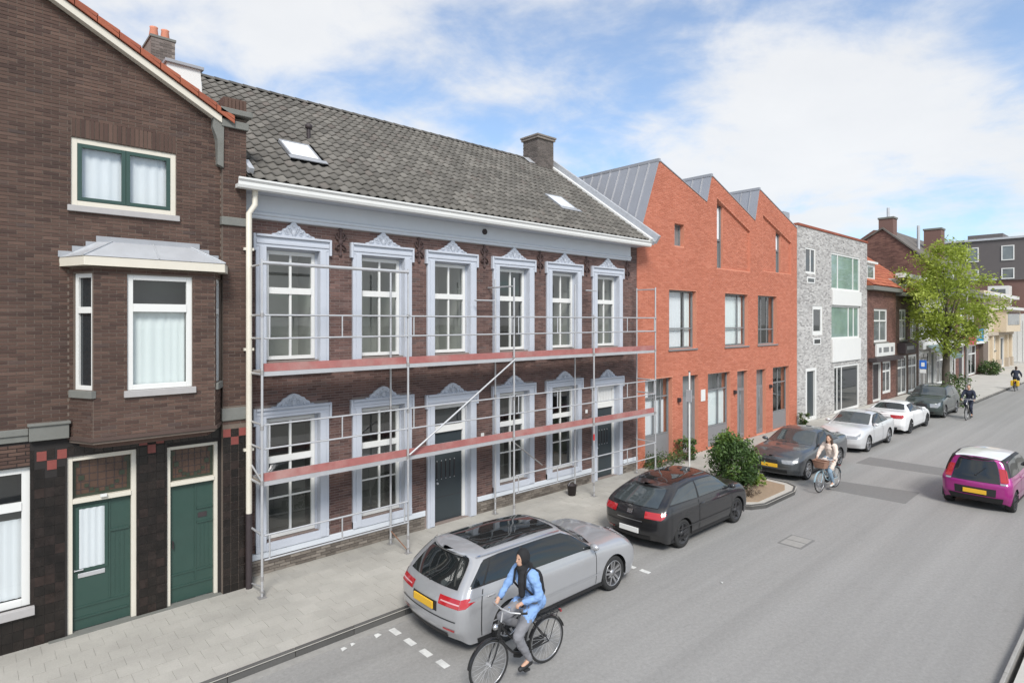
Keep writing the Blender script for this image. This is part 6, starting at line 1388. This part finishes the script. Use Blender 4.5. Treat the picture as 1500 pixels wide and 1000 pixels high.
    m = MB(); m.blob((.43, 0, .84), (.05, .04, .045), 8, 6); m.build('head_lamp', 'chrome', B); m = MB(); m.blob((-.83, 0, .70), (.02, .04, .025), 8, 6); m.build('tail_lamp', 'lamp_red', B)
    if basket:
        m = MB(); m.add([(.36, -.17, .80), (.58, -.15, .80), (.58, .15, .80), (.36, .17, .80), (.34, -.22, 1.04), (.64, -.2, 1.04), (.64, .2, 1.04), (.34, .22, 1.04)], [(0, 1, 2, 3), (0, 4, 5, 1), (1, 5, 6, 2), (2, 6, 7, 3), (3, 7, 4, 0)])
        m.path([(.34, -.22, 1.04), (.64, -.2, 1.04), (.64, .2, 1.04), (.34, .22, 1.04)], .014, 6, closed=True)
        for k in range(5): z = .83 + k * .045; e = (z - .8) / .24; m.path([(.36 - .02 * e, -.17 - .05 * e, z), (.58 + .06 * e, -.15 - .05 * e, z), (.58 + .06 * e, .15 + .05 * e, z), (.36 - .02 * e, .17 + .05 * e, z)], .009, 5, closed=True)
        m.build('basket', 'wicker', B)
    finish_local(B, loc, rotz); B.scale = (scale,) * 3; return B
def rider(label, loc, rotz, top, legs, shoes, head, vox=.012, lap_hand=False, coat=.0, hair='hair_brown', group='people on bicycles', scale=1):
    """a seated rider; bicycle frame of reference. y > 0 is the rider's left"""
    Pn = thing('person', label, 'person', (0, 0, 0), group)
    hip = Vector((-.25, 0, 1.05)); chest = Vector((-.14, 0, 1.40)); neck = Vector((-.10, 0, 1.545)); hd = Vector((-.06, 0, 1.695))
    J = {}
    for s_, nm in ((1, 'l'), (-1, 'r')):
        J['sh' + nm] = Vector((-.13, .165 * s_, 1.475)); J['hp' + nm] = Vector((-.22, .085 * s_, 1.02))
        ped = Vector((-.02, .125 * s_, .165)) if s_ > 0 else Vector((-.14, .125 * s_, .485))
        J['an' + nm] = ped + Vector((-.07, 0, .085)); J['kn' + nm] = Vector((.12, .115 * s_, .64)) if s_ > 0 else Vector((.22, .125 * s_, .88))
        J['to' + nm] = ped + Vector((.09, .01 * s_, .02))
        if lap_hand and s_ > 0: J['el' + nm] = Vector((-.16, .27, 1.20)); J['wr' + nm] = Vector((.03, .14, 1.115))
        else: J['el' + nm] = Vector((-.0, .27 * s_, 1.25)); J['wr' + nm] = Vector((.135, .275 * s_, 1.085))
    m = MB()
    cap_path(m, [hip, hip.lerp(chest, .5), chest, Vector((-.12, 0, 1.48))], [.115, .105, .12, .10], 12); cap_path(m, [neck + Vector((-.01, 0, -.06)), neck + Vector((.015, 0, .06))], [.055, .05])
    m.blob(hd, (.092, .072, .118), 16, 12); m.blob(hd + Vector((.035, 0, -.055)), (.058, .052, .062), 12, 8)
    cap_path(m, [hd + Vector((.085, 0, .012)), hd + Vector((.104, 0, -.028))], [.010, .014], 6)          # nose
    m.blob(hd + Vector((.084, 0, -.060)), (.012, .026, .010), 8, 5)                                      # mouth
    for nm, s_ in (('l', 1), ('r', -1)):
        m.blob(hd + Vector((-.005, .074 * s_, -.01)), (.018, .010, .028), 6, 5)
        cap_path(m, [J['sh' + nm], J['el' + nm]], [.052, .042]); cap_path(m, [J['el' + nm], J['wr' + nm]], [.040, .026])
        cap_path(m, [J['hp' + nm], J['kn' + nm]], [.088, .058]); cap_path(m, [J['kn' + nm], J['kn' + nm].lerp(J['an' + nm], .35), J['an' + nm]], [.055, .056, .036]); cap_path(m, [J['an' + nm], J['to' + nm]], [.034, .028])
        w_ = J['wr' + nm]; d = (w_ - J['el' + nm]).normalized(); d = Vector((d.x, d.y * .3, d.z * .4)).normalized(); pc = w_ + d * .05
        cap_path(m, [w_, pc], [.026, .033], 8)                                                            # palm
        for k, ln in enumerate((.062, .072, .068, .052)):                                                # four fingers curl round the grip
            b0 = pc + d * .022 + Vector((0, (-.026 + .0175 * k) * s_, .008)); b1 = b0 + d * ln * .55 + Vector((0, 0, -.012)); b2 = b1 + d * ln * .05 + Vector((0, 0, -.034)); cap_path(m, [b0, b1, b2], [.0095, .009, .008], 6)
        t0 = pc + d * -.01 + Vector((0, -.028 * s_, -.004)); cap_path(m, [t0, t0 + d * .035 + Vector((0, -.012 * s_, -.018)), t0 + d * .055 + Vector((0, .0, -.034))], [.011, .0105, .009], 6)   # thumb
    body = fleshy('body', m, 'skin', Pn, vox * .8, 2)
    m = MB()
    for s_ in (1, -1): m.blob(hd + Vector((.082, .03 * s_, .012)), (.008, .012, .008), 6, 5)
    m.build('eyes', 'eye_dark', Pn)
    m = MB()       # jacket
    cap_path(m, [hip + Vector((.0, 0, -.02)), hip.lerp(chest, .5), chest, Vector((-.125, 0, 1.46))], [.15, .14, .155, .12], 14); cap_path(m, [J['shl'], J['shr']], [.085, .085]); cap_path(m, [chest + Vector((.01, 0, .02)), neck + Vector((0, 0, -.05))], [.12, .075])
    for nm, s_ in (('l', 1), ('r', -1)):
        cap_path(m, [J['sh' + nm], J['sh' + nm].lerp(J['el' + nm], .5) + Vector((0, .01 * s_, 0)), J['el' + nm]], [.082, .074, .064]); cap_path(m, [J['el' + nm], J['wr' + nm] - (J['wr' + nm] - J['el' + nm]) * .08], [.062, .046])
        if coat: cap_path(m, [hip + Vector((0, .07 * s_, -.02)), J['hp' + nm].lerp(J['kn' + nm], coat) + Vector((0, .01 * s_, -.0))], [.125, .10])
    if coat: m.blob(hip + Vector((-.10, 0, -.06)), (.14, .15, .13), 12, 8)
    fleshy('jacket', m, top, Pn, vox, 3, .045)
    m = MB()       # trousers
    for nm, s_ in (('l', 1), ('r', -1)):
        cap_path(m, [hip + Vector((.0, .06 * s_, .0)), J['hp' + nm].lerp(J['kn' + nm], .5), J['kn' + nm]], [.125, .098, .074]); cap_path(m, [J['kn' + nm], J['kn' + nm].lerp(J['an' + nm], .35), J['an' + nm] + Vector((0, 0, .02))], [.073, .070, .050])
    fleshy('trousers', m, legs, Pn, vox, 3, .03)
    for nm in ('l', 'r'):
        m = MB(); a, t = J['an' + nm], J['to' + nm]; cap_path(m, [a + Vector((-.02, 0, -.045)), t + Vector((.02, 0, -.008))], [.042, .036]); cap_path(m, [a + Vector((0, 0, .01)), a + Vector((0, 0, -.04))], [.043, .045]); fleshy('shoe', m, shoes, Pn, vox, 2)
    m = MB()
    if head == 'scarf':
        m.blob(hd + Vector((-.022, 0, .014)), (.108, .100, .132), 16, 12); m.blob(hd + Vector((-.05, 0, -.09)), (.085, .085, .10), 12, 8)
        cap_path(m, [hd + Vector((.02, 0, -.135)), neck + Vector((-.01, 0, -.06))], [.075, .12]); cap_path(m, [neck + Vector((.05, .03, -.05)), chest + Vector((.135, .06, -.02)), chest + Vector((.14, .07, -.20))], [.07, .06, .05]); cap_path(m, [neck + Vector((-.06, 0, 0)), chest + Vector((-.12, .02, -.0))], [.09, .06])
        o = fleshy('head_scarf', m, hair, Pn, vox, 3)
    else:
        m.blob(hd + Vector((-.028, 0, .022)), (.100, .084, .122), 14, 10); cap_path(m, [hd + Vector((-.08, 0, -.02)), hd + Vector((-.10, 0, -.13))], [.06, .045])
        if head == 'long': cap_path(m, [hd + Vector((-.07, .06, 0)), hd + Vector((-.03, .10, -.16)), hd + Vector((.0, .11, -.27))], [.045, .045, .03]); cap_path(m, [hd + Vector((-.07, -.06, 0)), hd + Vector((-.04, -.09, -.2))], [.045, .04])
        o = fleshy('hair', m, hair, Pn, vox, 2)
    # cut the cloth or hair away from the face: a front opening
    bo = o.modifiers.new('face_opening', 'BOOLEAN'); bo.operation = 'DIFFERENCE'; bo.solver = 'FLOAT' if 'FLOAT' in [e.identifier for e in bpy.types.BooleanModifier.bl_rna.properties['solver'].enum_items] else 'FAST'
    me = MB(); me.blob(hd + Vector((.095, 0, -.012 if head == 'scarf' else -.04)), (.085, .066, .088 if head == 'scarf' else .11), 16, 12); c = bpy.data.objects.new('cutter_tmp', me.mesh('cutter_tmp')); COL.objects.link(c); bo.object = c
    bpy.context.view_layer.update(); ev = o.evaluated_get(bpy.context.evaluated_depsgraph_get()); nm_ = bpy.data.meshes.new_from_object(ev)
    o.modifiers.clear(); old = o.data; o.data = nm_; bpy.data.objects.remove(c); nm_.polygons.foreach_set('use_smooth', [True] * len(nm_.polygons))
    if not nm_.materials: nm_.materials.append(MATS[hair])
    finish_local(Pn, loc, rotz); Pn.scale = (scale,) * 3; return Pn
bp = (5.93, 6.36, ROAD + .003); br = math.pi - .06
bicycle('black city bicycle ridden past the silver estate by the cyclist in blue', bp, br, 'bike_black')
rider('cyclist in light blue jacket, grey trousers and long black head scarf by the silver estate', bp, br, 'denim_blue', 'cloth_grey', 'shoe', 'scarf', .012, True, .45, 'cloth_black')
bk = thing('backpack', 'black backpack on the back of the cyclist in the light blue jacket', 'bag', (0, 0, 0))
m = MB(); cap_path(m, [(-.34, 0, 1.18), (-.315, 0, 1.36)], [.125, .115], 14); cap_path(m, [(-.35, 0, 1.14), (-.35, 0, 1.10)], [.13, .12], 14); fleshy('pack_body', m, 'cloth_black', bk, .014, 3)
for s_ in (1, -1): m = MB(); m.path([(-.27, .09 * s_, 1.49), (-.15, .12 * s_, 1.585), (-.03, .12 * s_, 1.50), (-.01, .13 * s_, 1.32), (-.15, .16 * s_, 1.17), (-.30, .12 * s_, 1.12)], .017, 6); m.build('strap', 'cloth_black', bk)
finish_local(bk, bp, br)
bp = (19.5, 6.97, ROAD + .003)
bicycle('pale blue city bicycle with a brown front basket', bp, math.pi - .1, 'bike_pale_blue', True, scale=.92)
rider('cyclist in a cream coat and pale jeans riding the pale blue bicycle', bp, math.pi - .1, 'cloth_cream', 'cloth_jeans', 'shoe_white', 'long', .016, False, .75, scale=.92)
bp = (39.1, 6.98, ROAD + .003)
bicycle('dark bicycle far down the road beside the green-grey car', bp, math.pi, 'bike_black')
rider('distant cyclist in dark navy clothes beside the green-grey car', bp, math.pi, 'cloth_navy', 'cloth_navy', 'shoe', 'short', .022, False, .4)
bp = (57.9, 7.45, ROAD + .003)
bicycle('dark bicycle at the far end of the road near the right edge', bp, 0, 'bike_black')
rider('farthest cyclist, in dark clothes near the right edge', bp, 0, 'cloth_navy', 'cloth_navy', 'shoe', 'short', .025, False, 0)
pn = thing('pannier_bag', 'yellow pannier bag on the farthest bicycle', 'bag', (0, 0, 0))
for y0, y1 in ((.09, .24), (-.24, -.09)): m = MB(); m.box(-.78, -.42, y0, y1, .40, .80); m.build('bag_side', 'cloth_yellow', pn, bevel=.03)
m = MB(); m.box(-.74, -.46, -.085, .085, .76, .86); m.build('bag_bridge', 'cloth_yellow', pn, bevel=.02); finish_local(pn, bp, 0)
